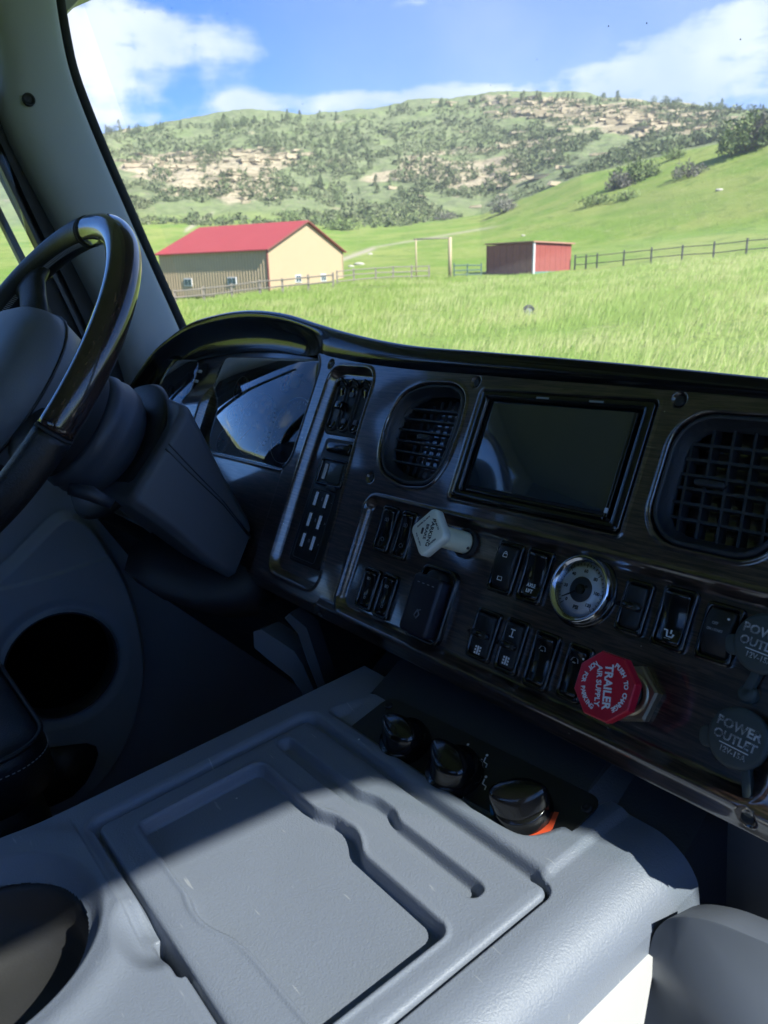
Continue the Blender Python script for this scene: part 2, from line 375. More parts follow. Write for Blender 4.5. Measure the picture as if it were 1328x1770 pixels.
# round the kinks along the radius
ker = np.array([1, 2, 3, 2, 1]) / 9
for _ in range(2): GZ = np.apply_along_axis(lambda c: np.convolve(np.pad(c, 2, 'edge'), ker, 'valid'), 0, GZ)
RR, AA = np.meshgrid(rh, az, indexing='ij'); GX, GY = RR * np.sin(AA), RR * np.cos(AA)
far = ss(RR, 235, 330); mid = ss(RR, 60, 140)
GZ += fbm(GX / 90, GY / 90, 5) * (far * 7 + mid * .8) + fbm(GX / 14, GY / 14, 4) * (far * 1.6 + mid * .35) + fbm(GX / 4, GY / 4, 3) * (.05 * ss(RR, 8, 20) + .1 * mid + .35 * far)
# where each vertex stands in the hillside picture (used to place rock, scrub and grass in the world)
def to_px(x, y, z):
    P = np.stack([x, y, z - CAM[2]], -1); a, b, c = P @ RT, -(P @ UP), P @ F_
    c = np.where(c > .1, c, .1); return CXP + F_PX * a / c, CYP + F_PX * b / c
PX, PY = to_px(GX, GY, GZ)
infront = (np.abs(AA) < .8)
def ell(x, y, rx, ry): return np.exp(-(((PX - x) / rx) ** 2 + ((PY - y) / ry) ** 2))
rockm = ell(290, 285, 120, 22) + .9 * ell(330, 315, 110, 35) + ell(455, 275, 75, 14) + .8 * ell(420, 320, 60, 32) + 1.1 * ell(1030, 198, 110, 24) + .9 * ell(930, 180, 120, 12) + .9 * ell(1215, 215, 70, 18) \
    + .6 * ell(960, 245, 110, 40) + .55 * ell(850, 290, 110, 40) + .4 * ell(700, 300, 120, 40) + .9 * ell(1130, 210, 50, 26)
rock = np.clip(rockm * .85 + fbm(GX / 16, GZ / 5, 4) * .9 - .2, 0, 1) * ss(RR, 250, 290) * infront
strat = np.sin(GZ * 1.35 + fbm(GX / 30, GY / 30, 3) * 5)
GZ += rock * (strat * .7 + fbm(GX / 5, GY / 5, 3) * 1.1)
scrub = np.clip(ss(RR, 225, 275) * (1 - ss(PY, 395, 430)) + .0, 0, 1) * (1 - .8 * ell(600, 390, 500, 22))
dry = np.clip(ell(830, 500, 320, 14) + ell(430, 525, 150, 10) + .5 * ell(1150, 345, 200, 40), 0, 1)
trail = np.exp(-((PY - (453 - (PX - 580) * .36)) / 3.5) ** 2) * ss(PX, 575, 590) * (1 - ss(PX, 640, 660)) + np.exp(-((PY - (427 - (PX - 650) * .17)) / 1.8) ** 2) * ss(PX, 650, 660) * (1 - ss(PX, 830, 880)) * .6 \
    + np.exp(-((PY - (400 - (PX - 318) * .62)) / 4) ** 2) * ss(PX, 315, 325) * (1 - ss(PX, 360, 375)) * .9
trail = trail * infront * (RR > 60)
def gz(x, y):
    r_ = np.hypot(x, y); a = np.arctan2(x, y); i = np.clip(np.searchsorted(rh, r_) - 1, 0, len(rh) - 2); j = np.clip(np.searchsorted(az, a) - 1, 0, len(az) - 2)
    tr = np.clip((r_ - rh[i]) / (rh[i + 1] - rh[i]), 0, 1); ta = np.clip((a - az[j]) / (az[j + 1] - az[j]), 0, 1)
    return (GZ[i, j] * (1 - tr) + GZ[i + 1, j] * tr) * (1 - ta) + (GZ[i, j + 1] * (1 - tr) + GZ[i + 1, j + 1] * tr) * ta
def land_mat():
    m = bpy.data.materials.new('meadow and hillside'); m.use_nodes = True; t = m.node_tree; g = NT(t); p = t.nodes['Principled BSDF']
    p.inputs['Roughness'].default_value = .95; p.inputs['Specular IOR Level'].default_value = .15
    at_ = lambda n: g.n('Attribute', attribute_name=n).outputs['Fac']
    pos = g.n('NewGeometry').outputs['Position']
    n1 = g.noise(pos, .09, 6, .6); n2 = g.noise(pos, .7, 6, .7); n3 = g.noise(pos, .25, 6, .65, dist=1.0); n4 = g.noise(g.n('Mapping', {'Vector': pos, 'Scale': (.12, .12, .9)}).outputs[0], 1.2, 5, .6)
    gr = g.mix(g.ss(n1, .35, .65), (.16, .26, .04), (.25, .30, .075))
    gr = g.mix(g.math('MULTIPLY', g.ss(n2, .5, .75), .6), gr, (.36, .36, .17))
    gr = g.mix(g.math('MULTIPLY', g.ss(n3, .52, .66), .5), gr, (.085, .15, .03))
    gr = g.mix(g.math('MULTIPLY', at_('dry'), .75), gr, (.19, .22, .07))
    sc = g.mix(g.ss(g.noise(pos, .35, 6, .72), .40, .62), (.20, .235, .11), (.11, .14, .065))
    sc = g.mix(g.math('MULTIPLY', g.ss(n2, .54, .64), .8), sc, (.31, .29, .19))
    sc = g.mix(g.math('MULTIPLY', g.ss(n1, .5, .62), .35), sc, (.19, .26, .08))
    rk = g.mix(g.ss(n4, .35, .65), (.46, .39, .26), (.33, .27, .18))
    rk = g.mix(g.math('MULTIPLY', g.ss(n2, .52, .62), .85), rk, (.12, .13, .065))
    c = g.mix(at_('scrub'), gr, sc); c = g.mix(g.ss(at_('rock'), .22, .5), c, rk)
    c = g.mix(at_('trail'), c, (.42, .37, .27))
    t.links.new(c, p.inputs['Base Color'])
    b = g.n('Bump', {'Height': g.math('ADD', n2, g.noise(pos, 3, 5, .7)), 'Strength': .8, 'Distance': .5}); t.links.new(b.outputs[0], p.inputs['Normal'])
    return m
land = grid_mesh('ground', GX, GY, GZ, land_mat()); land['kind'] = 'structure'
for nm, arr in (('rock', rock), ('scrub', scrub), ('dry', dry), ('trail', trail)):
    a_ = land.data.attributes.new(nm, 'FLOAT', 'POINT'); a_.data.foreach_set('value', np.clip(arr, 0, 1).astype(np.float32).ravel())

def on_land(X, y):                                # march the photo ray until it meets the ground
    X = np.atleast_1d(np.asarray(X, float)); y = np.atleast_1d(np.asarray(y, float)); s_, a_ = pix_slope(X, y)
    r_ = np.concatenate([np.linspace(8, 640, 1600)]); z = gz(r_[None] * np.sin(a_)[:, None], r_[None] * np.cos(a_)[:, None])
    hit = (2.3 + r_[None] * s_[:, None] < z); k = np.where(hit.any(1), hit.argmax(1), -1); rr_ = r_[k]
    x_, y_ = rr_ * np.sin(a_), rr_ * np.cos(a_); return np.stack([x_, y_, gz(x_, y_)], -1), k >= 0
def at_dist(X, rho, y=480.):
    _, a_ = pix_slope(float(X), float(y)); x_, y_ = rho * math.sin(a_), rho * math.cos(a_); return V(x_, y_, float(gz(np.array([x_]), np.array([y_]))[0]))

# ---- leaves
def leaf_mat(name, c1, c2, sc=1.5):
    m = bpy.data.materials.new(name); m.use_nodes = True; t = m.node_tree; g = NT(t); p = t.nodes['Principled BSDF']
    p.inputs['Roughness'].default_value = .8; p.inputs['Specular IOR Level'].default_value = .2
    f = g.noise(g.n('NewGeometry').outputs['Position'], sc, 4, .7); r_ = g.n('ObjectInfo').outputs['Random']
    c = g.mix(g.ss(f, .3, .7), c1, c2); c = g.n('HueSaturation', {'Color': c, 'Value': g.math('MULTIPLY_ADD', r_, .6, .7)}).outputs[0]
    t.links.new(c, p.inputs['Base Color']); return m
JUN = leaf_mat('juniper foliage', (.085, .118, .048), (.155, .195, .08), .8)
SAGE = leaf_mat('sagebrush foliage', (.17, .205, .10), (.25, .275, .14), .6)
BSH = leaf_mat('bush foliage', (.13, .18, .07), (.22, .27, .11), .5)
GBSH = leaf_mat('grey twigs', (.14, .14, .11), (.24, .23, .19), .5)
BARK = mat('bark', (.10, .075, .055), .9, var=.4, vscale=4)
def clump_tris(cen, size, n):                     # n leaf triangles round each centre
    k = len(cen); c = np.repeat(cen, n, 0); s_ = np.repeat(size, n)[:, None]
    d = rng.normal(size=(k * n, 3)); d /= np.linalg.norm(d, axis=1)[:, None]; c = c + d * s_ * rng.random((k * n, 1)) ** .4
    a = rng.normal(size=(k * n, 3)) * s_ * .55; b = rng.normal(size=(k * n, 3)) * s_ * .55
    vs = np.stack([c, c + a, c + b], 1).reshape(-1, 3); return vs, np.arange(len(vs)).reshape(-1, 3)
def crown_mesh(name, kind, m, nl=130):
    pts = []
    for _ in range(nl):
        h = random.random(); a = random.random() * 2 * math.pi
        if kind == 'cone': r_ = (1 - h) ** .8 * .34 * (.6 + .5 * random.random()); z = .12 + .88 * h
        else: r_ = math.sqrt(max(0, 1 - (2 * h - 1) ** 2)) * .5 * (.55 + .5 * random.random()); z = .15 + .75 * h
        r_ *= 1 + .3 * math.sin(3 * a + nl); pts.append((r_ * math.cos(a), r_ * math.sin(a), z))
    vs, fs = clump_tris(np.array(pts), np.full(nl, .10), 4)
    o = tri_mesh(name, vs, fs, m); me = o.data; bpy.data.objects.remove(o); return me
CR = [crown_mesh('crown', 'cone', JUN, 90), crown_mesh('crown', 'round', JUN, 100), crown_mesh('crown', 'cone', JUN, 70), crown_mesh('crown', 'round', JUN, 80)]
_t = mesh('trunk', *lathe([(.03, 0), (.022, .3), (.01, .8)], 6), BARK); TRK = _t.data; bpy.data.objects.remove(_t)
def put_tree(p, h, k, label, name='juniper_tree', cat='tree', group='junipers and pines dotted over the far hillside', wd=1.0, crn=None):
    e = thing(name, label, cat, Matrix.Translation(tuple(p - V(0, 0, .15))) @ Matrix.Rotation(random.random() * 6, 4, 'Z') @ Matrix.Diagonal((h * wd, h * wd, h, 1)), group)
    for nm, me in (('crown', crn or CR[k]), ('trunk', TRK)):
        o = bpy.data.objects.new(nm, me); C.objects.link(o); o.parent = e
    return e
# ridge trees and hillside junipers: the ones that can be told apart
tx_, ty_ = [], []
def scatter(n, x0, x1, f0, f1, dens=None):
    for _ in range(n):
        x = random.uniform(x0, x1); tx_.append(x); ty_.append(random.uniform(f0(x), f1(x)))
ridge = lambda x: float(np.interp(x, [170, 300, 400, 450, 500, 640, 700, 800, 900, 1060, 1150, 1328], [226, 222, 212, 207, 203, 200, 186, 174, 170, 170, 175, 190]))
scatter(34, 1130, 1320, lambda x: ridge(x) - 1, lambda x: ridge(x) + 14)
scatter(84, 180, 1100, lambda x: ridge(x) + 1, lambda x: ridge(x) + 9)
scatter(12, 370, 430, lambda x: ridge(x) + 3, lambda x: ridge(x) + 16)
scatter(58, 440, 640, lambda x: 212, lambda x: 290)
scatter(20, 345, 385, lambda x: 255, lambda x: 300)
scatter(40, 480, 800, lambda x: 240, lambda x: 350)
scatter(22, 880, 1180, lambda x: 215, lambda x: 300)
P_, ok = on_land(tx_, ty_); n = 0
for i, (p, k_) in enumerate(zip(P_, ok)):
    if not k_ or np.hypot(p[0], p[1]) < 230 or n >= 270: continue
    n += 1; h = random.uniform(2.2, 4.2) * (1.25 if random.random() < .25 else 1)
    sky_ = ty_[i] < ridge(tx_[i]) + 15
    put_tree(p, h, random.randrange(4), 'small dark evergreen on the skyline of the rocky ridge' if sky_ else 'small dark juniper among the scrub and pale rock of the far hillside', group='evergreens along the ridge skyline' if sky_ else 'junipers and pines dotted over the far hillside', wd=random.uniform(.7, 1.1))
# scrub too many to count
N = 20000; X = rng.uniform(150, 1340, N); t = rng.random(N); yr = np.interp(X, [170, 500, 700, 900, 1060, 1328], [226, 203, 186, 170, 170, 190]); yb = np.interp(X, [150, 600, 830, 1000, 1150, 1328], [415, 408, 372, 303, 262, 222])
Y = yr + 3 + t ** .9 * (yb - yr); P_, ok = on_land(X, Y); rr_ = np.hypot(P_[:, 0], P_[:, 1]); ok &= rr_ > 225
dens = vnoise(P_[:, 0] / 22 + 40, P_[:, 1] / 22) * .6 + vnoise(P_[:, 0] / 7, P_[:, 1] / 7 + 9) * .4; ok &= dens > .44 - .10 * (t < .22); P_ = P_[ok]
sz = rng.uniform(.35, .85, len(P_)) * (1 + (rng.random(len(P_)) < .12) * .9); half = rng.random(len(P_)) < .55
for nm, sel, mm, lb in (('dark_scrub', half, JUN, 'dark green scrub covering the far hillside'), ('sage_scrub', ~half, SAGE, 'grey green sagebrush covering the far hillside')):
    vs, fs = clump_tris(P_[sel] + np.stack([sz[sel] * 0, sz[sel] * 0, sz[sel] * .5], -1), sz[sel], 13); o = tri_mesh(nm, vs, fs, mm); tag(o, lb, 'scrub', kind='stuff')
# rock blocks breaking out of the slope
def rock_blocks():
    cen = []
    def zone(n, x, y, rx, ry):
        for _ in range(n): cen.append((random.gauss(x, rx), random.gauss(y, ry)))
    zone(70, 290, 278, 60, 7); zone(50, 455, 270, 38, 7); zone(90, 1010, 195, 75, 7); zone(50, 1100, 205, 30, 14); zone(50, 1215, 212, 38, 8); zone(50, 930, 178, 60, 5); zone(26, 900, 280, 90, 35); zone(16, 430, 320, 40, 18)
    cen = np.array(cen); P, ok = on_land(cen[:, 0], cen[:, 1]); vs, fs = [], []
    for p in P[ok & (np.hypot(P[:, 0], P[:, 1]) > 230)]:
        a = random.gauss(0, .35); sx, sy, sz_ = random.uniform(1.2, 5.0), random.uniform(.6, 1.4), random.uniform(.35, .95)
        b = box(-sx, sx, -sy, sy, -sz_ * .6, sz_); b = ([tuple(q * random.uniform(.65, 1.15) for q in c) for c in b[0]], b[1]); b = xf(b, Matrix.Translation(tuple(p)) @ rotz(a)); o = len(vs)
        vs += b[0]; fs += [tuple(i + o for i in f) for f in b[1]]
    tag(mesh('rock_ledge', vs, fs, mat('sandstone', (.36, .30, .195), .9, var=.3, vscale=.8, bump=.6, bscale=2, bdist=.3), smooth=False), 'broken tan sandstone ledges along the ridge and cut bank', 'rocks', kind='stuff')
rock_blocks()
# bushes on the near green spur, each one apart
for (x, y, wpx, hpx, mm, lb) in [(1290, 262, 75, 52, BSH, 'large dark green bush at the right end of the green spur'), (1322, 250, 50, 48, GBSH, 'grey leafless bush half cut off at the right edge of the hillside'),
        (1105, 312, 60, 34, BSH, 'bright green bush halfway up the green spur'), (1072, 326, 38, 26, GBSH, 'grey green bush below the bright bush on the spur'), (1190, 306, 52, 22, GBSH, 'low grey brown bush right of the bright bush on the spur'),
        (1168, 275, 30, 18, BSH, 'small dark bush at the crest of the spur'), (1030, 355, 46, 20, BSH, 'broad low green bush on the lower spur'), (1085, 345, 36, 16, BSH, 'low green bush beside the broad one on the lower spur'),
        (872, 368, 46, 24, GBSH, 'grey twiggy bush where the spur meets the scrub'), (590, 398, 44, 22, BSH, 'dark green bush behind the barn roof'), (500, 392, 40, 22, BSH, 'rounded green bush left of the barn ridge'), (770, 380, 34, 14, GBSH, 'flat grey bush on the slope above the gate')]:
    (p,), ok = on_land([x], [y]); rho = np.hypot(p[0], p[1]); s_ = rho / 1390
    W2, H2 = wpx * s_ * .55, hpx * s_
    e = thing('hillside_bush', lb, 'bush', Matrix.Translation(tuple(p)), 'bushes on the green spur')
    k = 150; a = rng.random(k) * 2 * math.pi; r_ = np.sqrt(rng.random(k)); h = rng.random(k) * np.sqrt(1 - r_ ** 2 * .85)
    lump = 1 + .25 * np.sin(a * 3 + x) + .15 * np.sin(a * 7)
    cen = np.stack([np.cos(a) * r_ * W2 * lump, np.sin(a) * r_ * W2 * .8, h * H2 * (.8 + .4 * rng.random(k))], -1)
    vs, fs = clump_tris(cen, np.full(k, H2 * .13), 9); tri_mesh('foliage', vs, fs, mm, parent=e)
    st = [tube([(0, 0, -.1), (math.cos(q) * W2 * .3, math.sin(q) * W2 * .3, H2 * .45), (math.cos(q) * W2 * .6, math.sin(q) * W2 * .6, H2 * .75)], [.09, .06, .03], 5) for q in (0, 1.3, 2.6, 3.9, 5.2)]
    mesh('stems', *join(*st), BARK, parent=e)
# meadow grass
def grass():
    N = 85000; y = 2.3; rho = 9 + (72 - 9) * rng.random(N) ** .75; a = rng.uniform(-.56, .52, N); x, yy = rho * np.sin(a), rho * np.cos(a); z = gz(x, yy)
    px_, py_ = to_px(x, yy, z); keep = (py_ < 700) & (vnoise(x / 1.5, yy / 1.5) * .5 + vnoise(x / 5 + 9, yy / 5) * .5 > .33); x, yy, z, rho = x[keep], yy[keep], z[keep], rho[keep]; n = len(x)
    h = rng.uniform(.16, .42, n) * (.75 + .6 * vnoise(x / 4, yy / 4)); lean = h * rng.uniform(.1, .7, n); la = rng.normal(.1, .7, n); wd = .006 + rho * .0002
    b = np.stack([x, yy, z - .03], -1); dx = np.stack([np.cos(la), np.sin(la), 0 * la], -1); tip = b + dx * lean[:, None] + np.stack([0 * h, 0 * h, h + .03], -1)
    side = np.stack([wd, 0 * wd, 0 * wd], -1); mid_ = b * .5 + tip * .5 - dx * (lean * .12)[:, None]
    vs = np.stack([b - side, b + side, mid_ + side * .8, mid_ - side * .8, tip], 1).reshape(-1, 3); i = np.arange(n) * 5
    fs = np.concatenate([np.stack([i, i + 1, i + 2], -1), np.stack([i, i + 2, i + 3], -1), np.stack([i + 3, i + 2, i + 4], -1)])
    pale = vnoise(x / 3 + 30, yy / 3 + 3) + rng.random(n) * .8 > 1.02; dk = ~pale
    m1 = leaf_mat('meadow grass blades', (.17, .27, .045), (.26, .34, .09), .8); m2 = leaf_mat('pale seeding grass', (.36, .43, .13), (.48, .51, .22), .6)
    for nm, sel, mm, lb in (('meadow_grass', dk, m1, 'fresh green grass of the meadow below the barn'), ('seeding_grass', pale, m2, 'pale seeding grass stalks leaning in the wind')):
        f = fs[np.tile(sel, 3)]; uq, inv = np.unique(f, return_inverse=True); o = tri_mesh(nm, vs[uq], inv.reshape(-1, 3), mm); tag(o, lb, 'grass', kind='stuff')
grass()

# ---- barn
def wall_mesh(name, p0, p1, h, m, parent, rib=.3, gable=None, dep=.03):     # ribbed metal wall from p0 to p1 in local xy
    L = math.hypot(p1[0] - p0[0], p1[1] - p0[1]); dx, dy = (p1[0] - p0[0]) / L, (p1[1] - p0[1]) / L; nx, ny = dy, -dx; pts = []
    s_ = 0
    while s_ < L - 1e-6:
        for o, q in ((0, 0), (.04, dep), (.08, dep), (.12, 0)):
            if s_ + o <= L: pts.append((s_ + o, q))
        s_ += rib
    pts.append((L, 0)); vs, fs = [], []
    for s_, q in pts:
        hh = h if gable is None else h + (gable - h) * (1 - abs(2 * s_ / L - 1))
        vs += [(p0[0] + dx * s_ + nx * q, p0[1] + dy * s_ + ny * q, -.3), (p0[0] + dx * s_ + nx * q, p0[1] + dy * s_ + ny * q, hh)]
    for i in range(len(pts) - 1): fs.append((2 * i, 2 * i + 2, 2 * i + 3, 2 * i + 1))
    return mesh(name, vs, fs, m, parent, smooth=False)
def barn():
    TAN = mat('tan metal siding', (.41, .315, .195), .55, var=.05, vscale=.6); REDM = mat('red metal roofing', (.30, .05, .05), .55, var=.08, vscale=.7); RTR = mat('red brown trim', (.22, .07, .055), .6)
    WF = mat('white window frame', (.75, .76, .78), .5); WG = mat('window pane glass', (.05, .08, .11), .08, coat=.5)
    c = at_dist(466, 68, 503); ph = math.radians(62); m = Matrix.Translation(tuple(c)) @ rotz(ph)
    h, Wd, L, ap = 3.4, 12.3, 11.9, 5.8                 # local: x along gable, y back along the long wall
    e = thing('metal_barn', 'tan metal barn with a red gable roof in the meadow', 'barn', m)
    # far corner so that the long side ends where the photo shows it
    wall_mesh('gable_wall', (0, 0), (Wd, 0), h, TAN, e, gable=ap); wall_mesh('gable_wall', (Wd, L), (0, L), h, TAN, e, gable=ap)
    wall_mesh('side_wall', (0, L), (0, 0), h, TAN, e); wall_mesh('side_wall', (Wd, 0), (Wd, L), h, TAN, e)
    for s_ in (0, 1):
        x0, x1 = (-.3, Wd / 2) if s_ == 0 else (Wd + .3, Wd / 2); sl_ = (ap - h) / (Wd / 2); z0, z1 = h - .3 * sl_ + .02, ap + .04
        vs = [(x0, -.25, z0), (x1, -.25, z1), (x1, L + .25, z1), (x0, L + .25, z0)]; vs += [(a, b, z + .09) for a, b, z in vs]
        r_ = mesh('roof', vs, [(0, 1, 2, 3), (7, 6, 5, 4), (0, 4, 5, 1), (1, 5, 6, 2), (2, 6, 7, 3), (3, 7, 4, 0)], REDM, e, smooth=False)
        rb = [tube([(x0, y_, z0 + .1), (x1, y_, z1 + .1)], .025, 4) for y_ in np.arange(-.2, L + .3, .45)]; mesh('roof_ribs', *join(*rb), REDM, r_, smooth=False)
        mesh('rake_trim', *tube([(x0, -.28, z0 + .03), (x1, -.28, z1 + .03)], .075, 4), RTR, e, smooth=False)
    mesh('corner_trim', *box(-.06, .07, -.07, .06, -.3, h - .02), RTR, e, smooth=False); mesh('corner_trim', *box(Wd - .06, Wd + .07, -.05, .06, -.3, h - .02), mat('brown trim', (.3, .24, .15), .6), e, smooth=False)
    def win(x, y, z, side):
        a = box(-.45, .45, -.045, .02, -.32, .32); b = box(-.39, -.03, -.06, -.046, -.26, .26); b2 = box(.03, .39, -.06, -.046, -.26, .26)
        mt = Matrix.Translation((x, y, z)) @ rotz(0 if side == 'g' else -math.pi / 2)
        f = mesh('window', *xf(a, mt), WF, e, smooth=False); mesh('pane', *xf(b, mt), WG, f, smooth=False); mesh('pane', *xf(b2, mt), WG, f, smooth=False)
    win(4.4, -.03, 1.0, 'g'); win(8.6, -.03, 1.05, 'g'); win(-.03, 3.8, .95, 's'); win(-.03, 8.7, .95, 's')
barn()
def shed():
    RM = mat('faded red siding', (.26, .055, .042), .75, var=.2, vscale=2); BR = mat('brown weathered boards', (.27, .105, .08), .85, var=.3, vscale=3); RF = mat('rusty roof sheet', (.42, .20, .15), .7, var=.2, vscale=2)
    WT = mat('weathered white trim', (.55, .55, .55), .7); TL = mat('teal base board', (.06, .22, .22), .7)
    c = at_dist(922, 74, 473); ph = math.radians(31); m = Matrix.Translation(tuple(c)) @ rotz(ph); W2, D2, h1, h0 = 4.6, 6.6, 2.75, 2.45
    e = thing('run_in_shed', 'small red and brown livestock shed with a white corner post', 'shed', m)
    # x to the right along the red side, y = left/back along the brown front
    n = 14
    for k in range(n):
        x0 = .08 + k * (W2 - .1) / n; mesh('board', *box(x0, x0 + (W2 - .1) / n - .012, .0 + .008 * (k % 2), .06, -.2, h1 - .04 - .012 * k), RM, e, smooth=False)
    for k in range(14):
        y0 = .08 + k * (D2 - .1) / 14; mesh('board', *box(.0 + .015 * (k % 2), .06, y0, y0 + (D2 - .1) / 14 - .03, -.2, h1 - .04), BR, e, smooth=False)
    mesh('back_wall', *box(W2 - .06, W2, .05, D2, -.2, h0), BR, e, smooth=False); mesh('back_wall', *box(.08, W2, D2 - .06, D2, -.2, h0), BR, e, smooth=False)
    mesh('corner_post', *box(-.09, .08, -.09, .08, -.2, h1), WT, e, smooth=False); mesh('corner_post', *box(-.05, .07, D2 - .04, D2 + .1, -.2, h1), BR, e, smooth=False)
    mesh('base_board', *box(.1, W2, -.05, -.002, -.2, .22), TL, e, smooth=False)
    vs = [(-.2, -.2, h1), (W2 + .2, -.2, h1 - .18), (W2 + .2, D2 + .2, h1 - .1), (-.2, D2 + .2, h1 + .08)]; vs += [(a, b, z + .1) for a, b, z in vs]
    mesh('roof', vs, [(3, 2, 1, 0), (4, 5, 6, 7), (0, 1, 5, 4), (1, 2, 6, 5), (2, 3, 7, 6), (3, 0, 4, 7)], RF, e, smooth=False)
shed()
WDG = mat('grey weathered timber', (.24, .21, .17), .9, var=.3, vscale=3); WDD = mat('dark weathered timber', (.07, .075, .07), .9, var=.3, vscale=3); WDT = mat('tan timber', (.40, .32, .2), .85, var=.2, vscale=3); GRM = mat('green painted pipe', (.09, .15, .11), .6)
def fence(name, pts, rails, m, label, ph=1.25, pr=.07, rrad=.045, group='fences round the meadow'):
    W3 = [at_dist(x, d, y) for x, d, y in pts]; o = W3[0]; e = thing(name, label, 'fence', Matrix.Translation(tuple(o)), group)
    for p in W3:
        q = p - o; mesh('post', *box(q[0] - pr, q[0] + pr, q[1] - pr, q[1] + pr, q[2] - .2, q[2] + ph * random.uniform(.96, 1.05)), m, e, smooth=False)
    for h in rails:
        for a, b in zip(W3[:-1], W3[1:]):
            a2, b2 = a - o + V(0, -.08, h + random.uniform(-.03, .03)), b - o + V(0, -.08, h + random.uniform(-.03, .03)); mesh('rail', *tube([a2, b2], rrad, 5), m, e, smooth=False)
fence('rail_fence', [(x, 62 + (580 - x) * .012, 505) for x in (302, 352, 401, 450, 489, 534, 577)], (.55, 1.05), WDG, 'low grey two rail fence in front of the tan barn', 1.2, .08, .055)
fence('pipe_fence', [(x, 68 + (x - 580) * .015, 485) for x in (583, 612, 650, 680, 712, 742)], (.35, .75, 1.15), WDG, 'grey three rail fence between the barn and the timber gate', 1.25)
fence('board_fence', [(x, 72 + (x - 780) * .02, 475) for x in (785, 808, 832)], (.3, .7, 1.1), GRM, 'short dark green fence between the timber gate and the red shed', 1.3, .06, .06)
fence('pole_fence', [(x, 77 - (x - 990) * .021, 455) for x in (994, 1013, 1032, 1078, 1125, 1178, 1232, 1288, 1345, 1400)], (.45, 1.1), WDD, 'dark two rail fence running uphill to the right of the red shed', 1.3, .06, .038)
def gate():
    a, b = at_dist(778, 72, 480), at_dist(720, 72, 480); e = thing('timber_gateway', 'tall timber gateway with a thin crossbar left of the red shed', 'gateway', Matrix.Translation(tuple(a)))
    mesh('post', *tube([(0, 0, -.2), (0, 0, 3.5)], .17, 8), WDT, e); q = b - a; mesh('post', *tube([q + V(0, 0, -.2), q + V(0, 0, 3.4)], .07, 8), WDT, e)
    mesh('crossbar', *tube([V(.2, 0, 3.45), q + V(-.2, 0, 3.35)], .06, 6), WDG, e)
gate()
def tyre():
    p = at_dist(914, 33, 528); e = thing('old_tyre', 'dark curved tyre half sunk in the meadow grass', 'tyre', Matrix.Translation(tuple(p)) @ rotz(.5))
    mesh('tread', *tube([(0.27 * math.cos(t), 0, .08 + .27 * math.sin(t)) for t in np.linspace(-.6, 3.5, 22)], .065, 10), mat('tyre rubber', (.02, .022, .03), .7), e)
    mesh('rim_disc', *xf(lathe([(.22, -.02), (.22, .02), (.1, .03)], 20), Matrix.Translation((0, 0, .08)) @ Matrix.Rotation(math.pi / 2, 4, 'X')), mat('pale rim', (.10, .12, .17), .6), e)
tyre()
for i, (x, y, s_, lb) in enumerate([(622, 458, .9, 'white boulder on the slope just right of the barn'), (607, 461, .55, 'small pale stone left of the white boulder'), (905, 408, .5, 'pale stone in the grass above the red shed'), (1244, 330, .8, 'grey boulder high on the green spur'), (640, 440, .6, 'pale rock at the lower end of the dirt track')]):
    (p,), ok = on_land([x], [y]); b = box(-s_, s_, -s_ * .7, s_ * .7, -.3, s_ * .5); b = ([tuple(q * random.uniform(.7, 1.1) for q in c) for c in b[0]], b[1])
    o = mesh('boulder', *b, mat('pale rock', (.38, .36, .30), .9, var=.2, vscale=3), smooth=False, frame_=Matrix.Translation(tuple(p))); sm = o.modifiers.new('s', 'SUBSURF'); sm.levels = sm.render_levels = 2; tag(o, lb, 'rock')

# thin summer air between the camera and the hill
def haze():
    m = bpy.data.materials.new('haze air'); m.use_nodes = True; t = m.node_tree; t.nodes.clear(); g = NT(t)
    vol = g.n('VolumePrincipled', {'Color': (.93, .95, .95, 1), 'Density': .00038, 'Anisotropy': .2}); t.links.new(vol.outputs[0], g.n('OutputMaterial').inputs['Volume'])
    zt = float(GZ.max()) + 25; zb = float(GZ.min()) - 1
    o = mesh('haze', *box(-3600, 3600, -3600, 3600, zb, zt), m, smooth=False); tag(o, 'thin pale haze in the air over the meadow and hills', 'haze', kind='stuff')
haze()

# ================================================================== CAB SHELL
cab = thing('truck_cab', 'dark grey truck cab around the view with headliner, door and windscreen', 'truck cab', at(TM, -1.5, .3, -1.1))
CI = TM @ Matrix.Identity(4); CINV = cab.matrix_world.inverted() @ TM         # truck coordinates -> cab local
def cabpart(name, vf, m, parent=None, smooth=False, **k):
    return mesh(name, *xf(vf, CINV), m, parent or cab, smooth=smooth, **k)
def sheet(pts, th, d=(0, 0, 1)):                   # slab from a planar outline, thickness along d
    d = nrm(d) * th; return stack([[tuple(V(*p)) for p in pts], [tuple(V(*p) + d) for p in pts]], True, True)
XL, XR = -1.56, .55
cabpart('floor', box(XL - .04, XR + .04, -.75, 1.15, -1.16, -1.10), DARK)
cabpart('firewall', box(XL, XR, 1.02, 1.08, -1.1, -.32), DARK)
for q in (box(XL, XR, -.80, -.75, -1.1, -.05), box(XL, XR, -.80, -.75, .48, .78), box(XL, -.70, -.80, -.75, -.05, .48), box(.25, XR, -.80, -.75, -.05, .48)): cabpart('rear_wall', q, mat('dark rear trim', (.06, .06, .065), .9))
cabpart('added_rear_window', box(-.70, .25, -.777, -.773, -.05, .48), WSG)  # unseen window, added to let sky fill in on the dash
cabpart('headliner', box(XL - .04, XR + .04, -.8, .52, .66, .72), HEAD)
cabpart('windscreen_header', sheet([(XL, .45, .665), (XR, .45, .665), (XR, .575, .60), (XL, .575, .60)], .05, (0, .3, 1)), TRIM)
